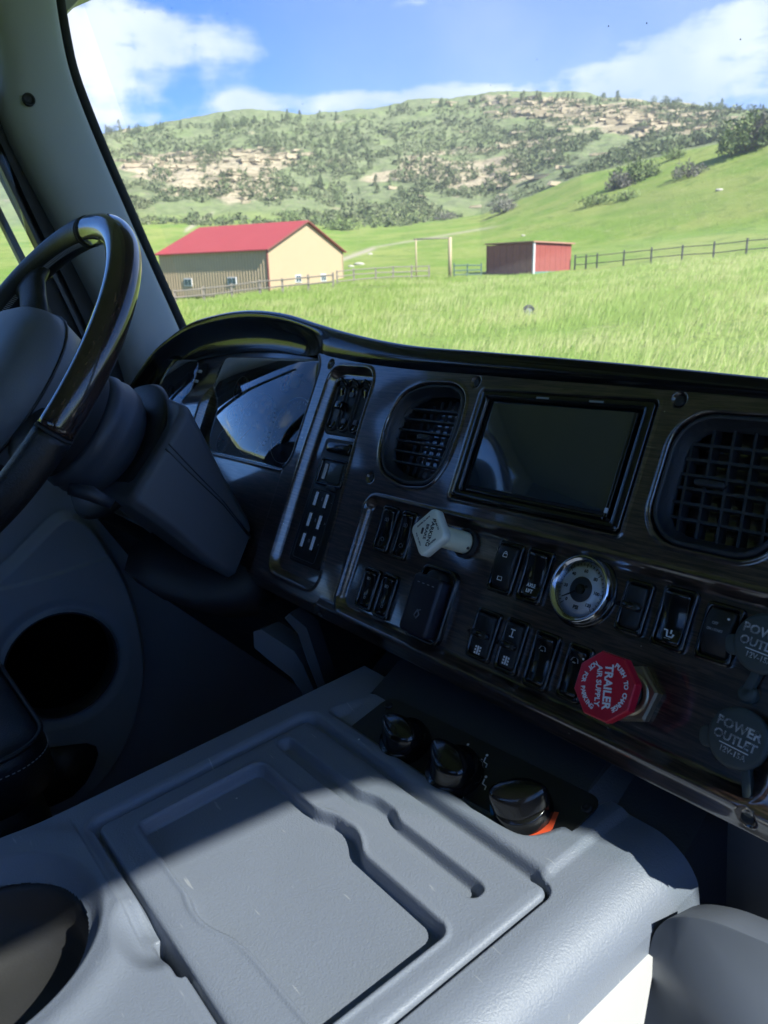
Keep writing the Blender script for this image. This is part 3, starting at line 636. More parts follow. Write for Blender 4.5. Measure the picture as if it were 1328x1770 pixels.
# passenger door wall with its window opening (top Z=.52, sill -.22, front edge slanting like the pillar)
PW = [(-.62, -.22), (.79, -.22), (.655, .50), (.60, .52), (-.62, .52)]
cabpart('passenger_door', box(XR, XR + .06, -.75, 1.1, -1.1, -.22), KICK)
cabpart('passenger_door_frame', sheet([(XR, -.75, .625), (XR, .36, .622), (XR, .50, .612), (XR, .59, .60), (XR, .635, .578), (XR, .66, .56), (XR, .66, .7), (XR, -.75, .7)], .06, (1, 0, 0)), TRIM)
cabpart('passenger_rear_post', box(XR, XR + .06, -.75, -.6, -.22, .585), TRIM)
cabpart('passenger_pillar', sheet([(XR, .70, -.22), (XR, .95, -.22), (XR, .86, .3), (XR, .88, .7), (XR, .632, .7), (XR, .637, .60), (XR, .641, .54), (XR, .646, .49), (XR, .653, .44), (XR, .662, .39), (XR, .674, .33), (XR, .69, .25), (XR, .71, .15)], .06, (1, 0, 0)), TRIM)
# driver side
cabpart('driver_door', join(box(XL - .05, XL - .015, -.75, .56, -1.1, -.10), box(XL - .05, XL - .015, .56, 1.02, -1.1, -.34)), KICK)
cabpart('driver_door_header', box(XL - .03, XL + .02, -.75, .5, .50, .7), TRIM)
cabpart('driver_rear_post', box(XL - .03, XL + .02, -.75, -.52, -.1, .5), TRIM)
# driver pillar trim: rows of points traced down its width, swept in depth
pr = []
for (xl, yl), (xr, yr) in [((-40, -60), (98, -60)), ((-30, 0), (103, 0)), ((-8, 60), (113, 60)), ((0, 120), (125, 120)), ((8, 190), (151, 190)), ((45, 270), (184, 270)), ((88, 350), (219, 350)), ((130, 430), (254, 430)), ((172, 510), (290, 510)), ((205, 580), (322, 580)), ((228, 640), (345, 640)), ((248, 720), (375, 720))]:
    a, b = tx(xl, yl, -1.515), tx(xr, yr, -1.515); pr.append((a, b))
vs, fs = [], []; prof = [(-.012, -.075), (0.0, -.03), (.10, .0), (.3, .014), (.6, .016), (.86, .008), (.96, -.004), (1.0, -.02), (1.045, -.05), (1.05, -.09)]
for a, b in pr:
    for t, dx in prof: p = a * (1 - t) + b * t; vs.append(tuple(p + V(dx + .0, 0, 0)))
n_ = len(prof)
for i in range(len(pr) - 1):
    for k in range(n_ - 1): fs.append((i * n_ + k, i * n_ + k + 1, (i + 1) * n_ + k + 1, (i + 1) * n_ + k))
pil = cabpart('pillar_trim', (vs, fs), TRIM, smooth=True); sb = pil.modifiers.new('s', 'SUBSURF'); sb.levels = sb.render_levels = 2
# black gasket following the pillar's windscreen edge
gk = [tx(xr + 1.0, yr, -1.548) for (_, _), (xr, yr) in [((0, 0), (98, -60)), ((0, 0), (103, 0)), ((0, 0), (108, 30)), ((0, 0), (113, 60)), ((0, 0), (125, 120)), ((0, 0), (151, 190)), ((0, 0), (184, 270)), ((0, 0), (219, 350)), ((0, 0), (254, 430)), ((0, 0), (290, 510)), ((0, 0), (322, 580)), ((0, 0), (345, 640))]]
cabpart('pillar_gasket', tube(smooth_poly(gk, 2, False), .009, 8), RUB, smooth=True)
# curved corner where pillar meets the roof
cabpart('corner_trim', sheet([tx(-60, -140, -1.56), tx(320, -140, -1.56), tx(240, -60, -1.56), tx(160, -25, -1.56), tx(118, 18, -1.56), tx(100, -10, -1.56), tx(60, -20, -1.56)], .12, (-1, 0, 0)), TRIM)
for x, y, r_ in ((50, 172, .0105), (163, 381, .0095)):
    p = tx(x, y, -1.499); s_ = cabpart('screw_cap', xf(lathe([(r_, -.004), (r_, .002), (r_ * .75, .0035), (r_ * .7, .001), (.3 * r_, .0)], 18), Matrix.Translation(tuple(p)) @ Matrix.Rotation(math.pi / 2, 4, 'Y')), RUB, pil, smooth=True)
    cabpart('screw_slot', xf(box(-.0006, .0006, -.005, .005, .0005, .0012), Matrix.Translation(tuple(p)) @ Matrix.Rotation(math.pi / 2, 4, 'Y') @ rotz(.6)), BLK, pil)
# door frame bands behind the pillar
def band(name, L, w0, m, X=-1.54, th=.02):
    a = [tx(x, y, X) for x, y in L]; b = [tx(x + w0, y, X) for x, y in L]
    vs = [tuple(p) for p in a] + [tuple(p) for p in b] + [tuple(p - V(th, 0, 0)) for p in a] + [tuple(p - V(th, 0, 0)) for p in b]; n = len(L); fs = []
    for i in range(n - 1): fs += [(i, n + i, n + i + 1, i + 1), (2 * n + i, i, i + 1, 2 * n + i + 1), (n + i, 3 * n + i, 3 * n + i + 1, n + i + 1)]
    return cabpart(name, (vs, fs), m)
band('door_frame', [(-80, 150), (0, 300), (60, 420), (130, 560), (190, 680), (230, 780)], 130, MATTE, -1.57)
band('door_seal', [(-60, 130), (0, 245), (60, 375), (130, 520), (185, 640), (228, 740)], 10, RUB, -1.545)
band('door_seal', [(-60, 165), (0, 285), (60, 412), (130, 556), (180, 665), (224, 765)], 7, SOFT, -1.548)
band('door_seal', [(-95, 190), (-4, 372), (45, 470), (100, 590), (135, 670)], 12, SOFT, -1.55)
band('door_liner', [(60, 480), (120, 600), (170, 700), (220, 800)], 60, MATTE, -1.56)
# glass
ws = [(-1.52, .62, -.05), (-1.52, .545, .55), (-1.3, .66, .66), (.3, .66, .66), (.53, .74, .55), (.53, .86, -.12), (.2, 1.02, -.22), (-1.2, 1.02, -.22)]
pa = [V(-1.56, .68, -.16), V(-1.57, .58, .62)]
vs, fs = [], []; nx, nz = 24, 12
for j in range(nz + 1):
    for i in range(nx + 1):
        t = i / nx; s_ = j / nz; x = -1.575 + t * 2.15; bow = 1 - abs(2 * t - 1) ** 3.2
        vs.append((x, .72 + .30 * bow - (.14 + .22 * bow) * s_, -.20 + .86 * s_))
for j in range(nz):
    for i in range(nx): a = j * (nx + 1) + i; fs.append((a, a + 1, a + nx + 2, a + nx + 1))
wsc = cabpart('windscreen', (vs, fs), WSD, smooth=True)
dots = []
for x, y in [(393, 24), (282, 19), (338, 77), (250, 22), (416, 195), (523, 180), (1118, 40), (1280, 68), (928, 103), (848, 148), (1052, 45), (297, 14)]:
    p = td(x, y, .95); q = tx(x, y, p[0]); d = ray(x, y)      # push on to the glass: Y of the pane near there
    for _ in range(12):
        t = (q[0] + 1.575) / 2.15; s_ = (q[2] + .20) / .86; bow = 1 - abs(2 * t - 1) ** 3.2; Y = .72 + .30 * bow - (.14 + .22 * bow) * s_ - .003; q = M3 @ (d * (Y / (B_ @ d)))
    k = random.uniform(.0004, .0009); dots.append(xf(lathe([(k, 0), (k * .6, -.0006)], 7), Matrix.Translation(tuple(q)) @ Matrix.Rotation(math.pi / 2, 4, 'X')))
cabpart('bug_speck', join(*dots), RUB)['kind'] = 'stuff'
cabpart('driver_window', box(-1.553, -1.549, -.52, .40, -.1, .5), WSG)
cabpart('passenger_window', box(XR + .02, XR + .024, -.6, .8, -.22, .585), WSG)
# kick panel with its round speaker opening (a sheet facing the cab, hole by grid)
def kick():
    c = tx(108, 1150, -1.5); th = nrm(V(0, 1, .0))
    k = thing('kick_panel', 'grey driver side kick panel with a round black speaker opening', 'trim panel', at(TM, -1.5, c[1], c[2]))
    inv = Matrix.Translation((1.5, -c[1], -c[2]))
    out = [tx(*q, -1.5) for q in [(-60, 1040), (0, 1000), (60, 940), (112, 885), (160, 900), (200, 960), (236, 1030), (262, 1150), (243, 1252), (205, 1330), (150, 1390), (60, 1450), (-60, 1500)]]
    YY, ZZ = np.meshgrid(np.linspace(-.05, .55, 300), np.linspace(-1.08, -.30, 390)); sd = sd_poly(YY, ZZ, [(p[1], p[2]) for p in smooth_poly(out, 2)])
    r_ = np.hypot(YY - c[1], ZZ - c[2]); R = .106
    XX = -1.5 - .03 * ss(sd, -.012, .004) - .008 * (1 - ss(r_, R + .004, R + .03)) + .010 * np.exp(-((r_ - R - .002) / .004) ** 2)
    XX = XX - .008 * ss((ZZ - (-.475 + .45 * (YY - .3) ** 2)) , -.002, .002)
    keep = (r_ > R) & (sd < .006); keep = keep[:-1, :-1] & keep[1:, 1:] & keep[:-1, 1:] & keep[1:, :-1]
    grid_mesh('panel', XX + 1.5, YY - c[1], ZZ - c[2], KICK, keep=keep, parent=k)
    rot = Matrix.Translation((-.008, 0, 0)) @ Matrix.Rotation(math.pi / 2, 4, 'Y')
    mesh('speaker_ring', *xf(lathe([(R + .004, -.012), (R + .004, .006), (R + .001, .010), (R - .003, .008), (R - .004, -.03)], 64), rot)[:1], [f for f in xf(lathe([(R + .004, -.012), (R + .004, .006), (R + .001, .010), (R - .003, .008), (R - .004, -.03)], 64), rot)[1][:-1]], SOFT, k)
    mesh('speaker_cone', *xf(lathe([(R, -.03), (R - .012, -.026), (R - .02, -.038), (.03, -.065), (.028, -.056), (.01, -.05)], 48), rot), mat('speaker cone', (.002, .002, .003), .95, spec=.05), k)
    mesh('lower_pocket', *xf(poly_prism([(p[1], p[2]) for p in smooth_poly([tx(*q, -1.49) for q in [(60, 1300), (110, 1290), (165, 1285), (172, 1310), (140, 1370), (80, 1400), (40, 1400)]], 1)], 0, .004), inv @ Matrix(((0, 0, 1, -1.495), (1, 0, 0, 0), (0, 1, 0, 0), (0, 0, 0, 1)))), SOFT, k)
kick()
# lower dash board under the column and the knee area
cabpart('knee_panel', stack([[(XL, .40, -.40), (-.86, .40, -.40), (-.70, .42, -.44), (-.70, .50, -.62), (XL, .50, -.62)], [(XL, .95, -.40), (-.86, .95, -.40), (-.70, .95, -.44), (-.70, .95, -.62), (XL, .95, -.62)]], True, True), MATTE)
# driver's seat corner
def seat():
    c = td(0, 1330, .95); k = thing('driver_seat', 'black leather driver seat edge with pale stitching at the left', 'seat', at(TM, c[0], c[1], c[2] - .3))
    def cushion(nm, cx_, cy_, cz_, a, b, h, m):
        rg = []
        for z, s_ in ((-h, .93), (-h * .6, 1.0), (h * .45, 1.0), (h * .75, .97), (h * .92, .9), (h, .78), (h * 1.04, .4), (h * 1.05, .02)):
            rg.append([(cx_ + x * s_, cy_ + y * s_, cz_ + z) for x, y in rr(a, b, .055, 7)])
        return mesh(nm, *stack(rg), m, k)
    cushion('bolster', -.13, -.14, .30, .36, .40, .045, LEA); 
    cushion('base', -.13, -.14, .08, .33, .37, .20, LEA)
    mesh('piping', *tube([(x - .13, y - .14, .3 + .035) for x, y in rr(.355, .395, .055, 9)], .0035, 6, True), LEA, k)
    st = []
    pp = rr(.362, .402, .055, 14)
    for i in range(len(pp)):
        a = V(pp[i][0] - .13, pp[i][1] - .14, .315); b = V(pp[(i + 1) % len(pp)][0] - .13, pp[(i + 1) % len(pp)][1] - .14, .315); L = np.linalg.norm(b - a); nst = max(1, int(L / .008))
        for q in range(nst): st.append(tube([a + (b - a) * (q + .2) / nst, a + (b - a) * (q + .75) / nst], .0007, 4))
    o = mesh('stitching', *join(*st), STI, k, smooth=False); o['kind'] = 'stuff'
seat()
# cowl outside the glass at the right
cabpart('wiper_cowl', stack([[(x, 1.05, z - .02), (x, 1.12, z), (x, 1.3, z - .005), (x, 1.3, -.4), (x, 1.05, -.4)] for x, z in ((-1.5, -.36), (-.6, -.33), (-.42, -.26), (.0, -.205), (.55, -.19))], True, True), mat('cowl grey', (.12, .15, .19), .4))

# ================================================================== DASHBOARD
dash = thing('dashboard', 'dark wood grain truck dashboard with a curved hood over the gauges', 'dashboard', DM)
TOPC = np.array([(-1.02, -.10), (-.96, -.055), (-.90, -.005), (-.80, .028), (-.70, .043), (-.62, .050), (-.52, .053), (-.42, .048), (-.325, .038), (-.23, .028), (-.141, .022), (-.019, .018), (.274, .009), (.45, .0)])
LIP = np.array([(-1.02, -.11), (-.985, -.06), (-.963, -.033), (-.93, .006), (-.899, .036), (-.84, .067), (-.779, .089), (-.68, .103), (-.572, .107), (-.50, .103), (-.441, .096), (-.36, .081), (-.281, .067), (-.154, .050), (-.013, .0415), (.097, .0355), (.269, .024), (.45, .010)])
VOUT = [tuple(ab(*q)) for q in [(700, 682), (738, 664), (792, 664), (813, 684), (801, 735), (778, 800), (748, 843), (700, 842), (664, 818), (660, 782), (673, 728)]]
def dplate():
    A = np.unique(np.concatenate([np.arange(-1.0, -.34, .0022), np.arange(-.34, .3625, .00115)])); T = np.linspace(0, 1, 290)
    top = hermite(A, TOPC[:, 0], TOPC[:, 1]); AA_, TT = np.meshgrid(A, T); BB = -.275 + (top[None] + .275) * TT; H = np.zeros_like(AA_)
    # gentle crown of the moulding and rolled lower edge
    H -= .012 * (1 - ss(BB, -.277, -.262)) + .010 * (1 - ss(BB, -.262, -.250)) * 0
    H += .0035 * np.exp(-((BB + .2605) / .004) ** 2) * (AA_ > -.16)
    def rec(sd, depth, soft=.003, lip=.0):           # recess inside sd<0 with a small raised lip around
        nonlocal H
        H = H - depth * (1 - ss(sd, -soft, 0)) + lip * np.exp(-((sd - .0012) / .0016) ** 2)
    rec(sd_rr(AA_, BB, .107, -.1915, .238, .0655, .016), .0075, .009, .0014)               # lower switch field
    rec(sd_poly(AA_, BB, round_poly([(-.284, .022), (-.188, .020), (-.188, -.06), (-.172, -.250), (-.286, -.250), (-.288, -.1)], .024, 8)), .010, .008, .0015)   # tall control recess
    VL = round_poly(VOUT, .014, 6); rec(sd_poly(AA_, BB, VL), .03, .004, .0015)
    rec(sd_rr(AA_, BB, .262, -.056, .051, .052, .030), .03, .004, .0012)
    rec(sd_rr(AA_, BB, .0935, -.0535, .0985, .0555, .004), .006, .0025, .0012)             # head unit
    # gauges: two recesses left of the panel edge
    rec(sd_rr(AA_, BB, -.477, -.042, .165, .080, .028), .028, .004, .001)
    rec(sd_rr(AA_, BB, -.80, -.035, .085, .065, .02), .028, .004, .001)
    H += .004 * ss(AA_, -.3265, -.3235) * 1.0                                            # right panel stands proud
    cl = ss(AA_, -.335, -.325)
    H -= (1 - cl) * .030 * ss(BB - top[None], -.10, -.02) * (1 - ss(AA_, -.34, -.32))
    for (a, b) in PS: H -= .003 * (1 - ss(np.hypot(AA_ - a, BB - b), .0052, .0066))
    # cup openings where switches sit
    keep = np.ones(H[:-1, :-1].shape, bool)
    return grid_mesh('fascia', AA_, BB, H, WOOD, parent=dash), top
PS = [ab(577, 631), ab(645, 827), ab(550, 1053), ab(827, 663), ab(1178, 695), ab(1295, 1413)]
fasc, _ = dplate()
for a, b in PS: mesh('screw', *xf(lathe([(.0045, -.004), (.0045, -.0015), (.0035, -.0005), (.0015, -.0012)], 16), T_(a, b, .0035)), BLK, dash)
# hood: lofted from behind the lip, over it, and back down to the fascia
def hood():
    A = np.linspace(-1.0, .3625, 220); lip = hermite(A, LIP[:, 0], LIP[:, 1]); top = hermite(A, TOPC[:, 0], TOPC[:, 1]); w = 1 - ss(A, -.42, -.30)   # 1 over the gauges
    rows = []
    Nt = lambda: 0
    def row(b, h): rows.append(np.stack([A, b, h], -1))
    # behind the lip the top surface drops towards the windscreen: forward(Y) & down in truck axes
    n = 8
    for k in range(n, 0, -1):
        Yf = .05 * k; Zf = -.045 * k - .004; row(lip + Zf * v_z + Yf * v_y, np.zeros_like(A) + (Zf * n_z + Yf * n_y))
    row(lip - .001, -.012 + 0 * A); row(lip + .0, -.006 + 0 * A); row(lip + .0012, 0 * A); row(lip - .0005, .005 + 0 * A); row(lip - .004, .0075 + 0 * A); row(lip - .008, .0085 + 0 * A)
    for t in (.12, .3, .5, .7, .86, .96, 1.0):
        b = (lip - .008) * (1 - t) + (top - .001) * t; h = .0085 * (1 - t) + (.004 * (1 - w) + (-.0265) * w) * t + np.sin(t * math.pi) * (-.012 * w + .004 * (1 - w)); row(b, h)
    R = np.stack(rows); o = grid_mesh('hood', R[..., 0], R[..., 1], R[..., 2], GLOSS, parent=dash); return o
v_y, v_z = float(B_ @ v), float(W_ @ v); n_y, n_z = float(B_ @ N_), float(W_ @ N_)
hood()
# end cap at the driver door
# under roll of the fascia back to the firewall
mesh('underside', *stack([[(a, -.2755, -.012), (a, -.279, -.03), (a, -.27, -.09), (a, -.22, -.2)] for a in (-1.0, -.33, .0, .362)], False, False)[:1], [(4 * i + k, 4 * i + k + 1, 4 * i + 5 + k, 4 * i + 4 + k) for i in range(3) for k in range(3)], MATTE, dash, smooth=False)

mesh('end_panel', *stack([[(.3620, b_, h_) for b_, h_ in ((.012, .004), (.0, .004), (-.262, .004), (-.275, -.012), (-.27, -.09), (-.05, -.18), (.0, -.10))], [(.3632, b_, h_) for b_, h_ in ((.012, .004), (.0, .004), (-.262, .004), (-.275, -.012), (-.27, -.09), (-.05, -.18), (.0, -.10))]], True, True), MATTE, dash, smooth=False)
cabpart('added_sun_visor', stack([[(x, .58, .69), (x, 1.15, .60), (x, 1.15, .62), (x, .58, .72)] for x in (XL, XR)], True, True), MATTE)  # unseen visor, added to keep the sun off the driver side

# ------------------------------------------------------------------ instrument cluster
def cluster():
    k = thing('instrument_cluster', 'instrument cluster with round gauges under glass behind the wheel', 'gauge cluster', at(DM, -.477, -.042, -.026))
    mesh('backing', *rbox(.33, .16, -.004, .0, .02), mat('dial backing', (.035, .04, .045), .6), k)
    def dial(x, y, r, nums, name='dial', sweep=(220, -40), ndl=200):
        d = mesh(name, *xf(lathe([(r, .0), (r, .003), (r * .985, .0036), (r * .96, .003), (r * .95, .0015)], 40), T_(x, y)), MATTE, k)
        rg = mesh('ring', *xf(ring_frame(2 * r, 2 * r, 2 * r - .0016, 2 * r - .0016, 0, .0044, r, r - .0008, n=12, b=.0002), T_(x, y)), mat('grey ring', (.65, .68, .72), .4), d, smooth=True)
        tk = []; nt = 4 * (len(nums) - 1) if nums else 12
        for i in range(nt + 1):
            a = math.radians(sweep[0] + (sweep[1] - sweep[0]) * i / nt); L = .0042 if i % 4 == 0 else .0022
            tk.append(xf(box(r * .9 - L, r * .9, -.0003, .0003, .0016, .0019), T_(x, y, 0, a)))
        mesh('ticks', *join(*tk), WHT, d, smooth=False)
        for i, s_ in enumerate(nums):
            a = math.radians(sweep[0] + (sweep[1] - sweep[0]) * i / max(1, len(nums) - 1)); text(s_, r * .17, WHT, d, T_(x + r * .70 * math.cos(a), y + r * .70 * math.sin(a), .0018), 'numeral')
        a = math.radians(ndl); mesh('needle', *xf(box(-.006, r * .82, -.0007, .0007, .0035, .0045), T_(x, y, 0, a)), mat('orange needle', (.6, .2, .08), .4), d, smooth=False)
        mesh('needle_hub', *xf(lathe([(r * .13, .0015), (r * .13, .005), (r * .09, .006)], 18), T_(x, y)), BLK, d)
    dial(-.005, -.022, .048, [str(i) for i in range(0, 81, 10)], ndl=222); dial(.098, -.022, .048, ['0', '5', '10', '15', '20', '25', '30'], ndl=225)
    dial(-.088, .032, .019, ['E', '', 'F'], ndl=150); dial(-.078, -.012, .019, ['0', '', '120'], ndl=140); dial(-.09, -.056, .019, ['C', '', 'H'], ndl=170); dial(.045, .045, .012, ['', ''], ndl=90)
    mesh('message_display', *rbox(.034, .020, 0, .003, .002, cx=.062, cy=.05), mat('display grey green', (.10, .125, .12), .3), k)
    mesh('bezel_arc', *tube([(-.15 + .3 * t, .020 + .045 * math.sin(math.pi * (t * .85 + .08)), .004) for t in np.linspace(0, 1, 24)], .0012, 6), SOFT, k)
    mesh('cover_glass', *rbox(.326, .156, .012, .013, .026, .0004), CLG, k)
    # aux pod at the far left and the pillar bar between
    p = thing('gauge_pod', 'small gauge pod at the far left end of the hood', 'gauge cluster', at(DM, -.80, -.035, -.026))
    mesh('backing', *rbox(.17, .13, -.004, 0, .015), MATTE, p)
    for x, y, r in ((.03, .02, .025), (.025, -.035, .022), (-.04, .0, .02)): mesh('dial', *xf(lathe([(r, 0), (r, .005), (r * .93, .006), (r * .9, .003)], 28), T_(x, y)), SOFT, p)
    for x, y in ((.062, .048), (.06, .03)): mesh('lamp', *rbox(.014, .005, 0, .005, .001, cx=x, cy=y), WHT, p)
    mesh('cover_glass', *rbox(.168, .128, .014, .015, .02, .0004), CLG, p)
cluster()

# ------------------------------------------------------------------ head unit
def head_unit():
    c = ab(962, 790) * 0 + V(.0935, -.0535); k = thing('head_unit', 'black double height stereo with a dark reflective touch screen', 'car stereo', at(DM, *c, -.004))
    mesh('surround', *ring_frame(.194, .108, .176, .094, -.002, .0105, .004, .002), GLOSS, k)
    mesh('faceplate', *rbox(.176, .094, -.002, .0035, .002), BLK, k)
    mesh('screen', *rbox(.1595, .0855, .0035, .0062, .0018, .0006, cx=-.0015, cy=.0028), SCRN, k)
    mesh('lower_strip', *rbox(.16, .004, .0034, .008, .001, cx=-.001, cy=-.0445), GLOSS, k)
    mesh('side_strip', *rbox(.0035, .088, .0035, .0095, .001, .0005, cx=.0815), GLOSS, k)
    mesh('sticker', *rbox(.0032, .0042, .0096, .0100, .0004, .0001, cx=.0814, cy=-.0385), mat('blue white sticker', (.5, .56, .68), .5), k)
    for x in (-.018, .041): mesh('slot', *rbox(.015, .0018, .009, .0108, .0005, .0002, cx=x, cy=.0505), GRYP, k)
head_unit()

# ------------------------------------------------------------------ air vents
def vent(label, cx, cy, outl, hs, vs_, depth, gridw=.0022, handle=None, vanes=(), frame_w=.006, opn=None, slant=0.0):
    k = thing('air_vent', label, 'air vent', at(DM, cx, cy, -.006), 'air vents in the dashboard')
    P = [(x - cx, y - cy) for x, y in outl]; Pc = np.array(P); cen = Pc.mean(0)
    def off(d):                                     # shrink outline by d
        o = []
        for i in range(len(P)):
            a, b = Pc[i - 1], Pc[(i + 1) % len(P)]; t = nrm(b - a); n2 = V(-t[1], t[0]); o.append(tuple(Pc[i] + n2 * d))
        return o
    # orientation
    if sum(P[i - 1][0] * P[i][1] - P[i][0] * P[i - 1][1] for i in range(len(P))) < 0: P.reverse(); Pc = np.array(P)
    Z = lambda o, z: [(x, y, z) for x, y in o]
    mesh('housing', *stack([Z(off(.0), -.01), Z(off(.0), .0085), Z(off(.0015), .0105), Z(off(.004), .0105), Z(off(frame_w), .0065), Z(off(frame_w + .006), .0005), Z(off(frame_w + .007), -.004)], False, False), SOFT, k)
    inn = [(x - cx, y - cy) for x, y in opn] if opn else off(frame_w + .006)
    xs = [p[0] for p in inn]; ys = [p[1] for p in inn]
    def hspan(y):
        X = []
        for i in range(len(inn)):
            a, b = inn[i - 1], inn[i]
            if (a[1] > y) != (b[1] > y): X.append(a[0] + (b[0] - a[0]) * (y - a[1]) / (b[1] - a[1]))
        return (min(X), max(X)) if len(X) >= 2 else None
    def vspan(x):
        Y = []
        for i in range(len(inn)):
            a, b = inn[i - 1], inn[i]
            if (a[0] > x) != (b[0] > x): Y.append(a[1] + (b[1] - a[1]) * (x - a[0]) / (b[0] - a[0]))
        return (min(Y), max(Y)) if len(Y) >= 2 else None
    if opn:
        oo = off(frame_w + .006); inn2 = [tuple(p) for p in inn]
        # plate between the bezel and the rounded opening, as a fine grid with the opening left out
        X, Y = np.meshgrid(np.arange(min(Pc[:, 0]), max(Pc[:, 0]), .0012), np.arange(min(Pc[:, 1]), max(Pc[:, 1]), .0012)); sd = sd_poly(X, Y, inn2); so_ = sd_poly(X, Y, oo)
        q = (sd > -.0006) & (so_ < .002); q = q[:-1, :-1] & q[1:, 1:] & q[:-1, 1:] & q[1:, :-1]
        grid_mesh('face_plate', X, Y, .0005 - .005 * (1 - ss(sd, -.0005, .0025)), SOFT, keep=q, parent=k)
    for y in hs:
        s_ = hspan(y - cy)
        if s_: mesh('slat', *box(s_[0] - .002, s_[1] + .002, y - cy - gridw / 2, y - cy + gridw / 2, -.012, -.0005), SOFT, k, smooth=False)
    for x in vs_:
        s_ = vspan(x - cx)
        if s_: mesh('slat', *xf(box(- gridw / 2, gridw / 2, s_[0] - .001, s_[1] + .001, -.012, -.0009), Matrix.Translation((x - cx, 0, 0)) @ Matrix(((1, -slant / .08, 0, 0), (0, 1, 0, 0), (0, 0, 1, 0), (0, 0, 0, 1)))), SOFT, k, smooth=False)
    for x in vanes:
        s_ = vspan(x - cx)
        if s_: mesh('vane', *xf(box(-.0048, .0048, s_[0], s_[1], -.0008, .0008), Matrix.Translation((x - cx, 0, -.021)) @ Matrix.Rotation(.35, 4, 'Y')), SOFT, k, smooth=False)
    if handle: mesh('handle', *rbox(handle[2], handle[3], -.004, .004, handle[3] / 2.1, .001, cx=handle[0] - cx, cy=handle[1] - cy), SOFT, k)
    mesh('duct', *stack([Z(off(.002), -.010), Z(off(.004), -.030)], False, True), DARK, k)
VC = np.mean(VOUT, 0); VOL = [tuple(VC + (np.array(p) - VC) * .975) for p in round_poly(VOUT, .016, 6)]
VLo = round_poly([(-.114, -.017), (-.085, -.004), (-.050, -.003), (-.042, -.013), (-.0445, -.05), (-.0475, -.084), (-.056, -.095), (-.103, -.097), (-.125, -.088), (-.1295, -.06), (-.1255, -.036)], .008, 4)
vent('kidney shaped air vent left of the touch screen', -.074, -.05, VOL, [-.0205, -.0325, -.045, -.0575, -.0695, -.0815], (), .03, gridw=.0019, vanes=[-.112, -.100, -.088, -.076, -.065, -.055], opn=VLo, handle=(-.079, -.0515, .020, .006), frame_w=.003)
VOR = [(.262 + x * .98, -.056 + y * .98) for x, y in rr(.102, .104, .032, 8)]
VRo = [(.2625 + x, -.0575 + y) for x, y in rr(.087, .086, .022, 6)]
vent('large squarish air vent at the right end of the dashboard', .262, -.056, VOR, [-.027, -.039, -.051, -.0615, -.073, -.085], [.2265, .2425, .2585, .2745, .2905], .03, gridw=.0022, handle=(.2475, -.0563, .024, .0048), frame_w=.0028, slant=.010, opn=VRo)

# ------------------------------------------------------------------ mirror switch pod and pale-barred control strip in the tall recess
def rocker_column(k, x, y0, y1, wd, split=True, lab=False, zt=.008):
    hh = y1 - y0; n = 14
    b = mesh('bezel', *ring_frame(wd + .004, hh + .006, wd, hh, 0, .009, wd / 2, wd / 2 - .002, cx=x, cy=(y0 + y1) / 2), BLK, k)
    rg = []
    for i in range(n + 1):
        t = i / n; yy = y0 + hh * t; z = .0045 + zt * abs(2 * t - 1) ** 2 * .6 - (.0025 if abs(t - .5) < .08 and split else 0)
        rg.append([(x - wd / 2 + .0005, yy, 0), (x - wd / 2 + .001, yy, z - .001), (x, yy, z), (x + wd / 2 - .001, yy, z - .001), (x + wd / 2 - .0005, yy, 0)])
    return mesh('rocker', *stack(rg, True, True), GLOSS, k)
def mirror_pod():
    k = thing('mirror_switch_pod', 'mirror and window switch pod with three rounded rockers at the top of the tall recess', 'switch', at(DM, -.232, -.028, -.011))
    mesh('base', *rbox(.082, .074, -.002, .006, .012, .002), BLK, k)
    for x, s_ in ((-.025, 1), (.0, 1), (.025, 0)): rocker_column(k, x, -.029, .025, .019, bool(s_))
    mesh('selector', *rbox(.014, .010, .006, .016, .003, .002, cx=-.012, cy=.0), GLOSS, k)
    for x in (-.025, 0, .025): mesh('hood', *xf(tube([(x - .010, .026, .008), (x - .006, .031, .012), (x, .033, .013), (x + .006, .031, .012), (x + .010, .026, .008)], .0022, 6), T_()), GLOSS, k)
    for x, y in ((0, .016), (.0, -.018), (.025, -.018)): mesh('mark', *rbox(.007, .006, .0075, .0092, .001, .0003, cx=x, cy=y), mat('faint grey mark', (.10, .115, .15), .5), k)
mirror_pod()
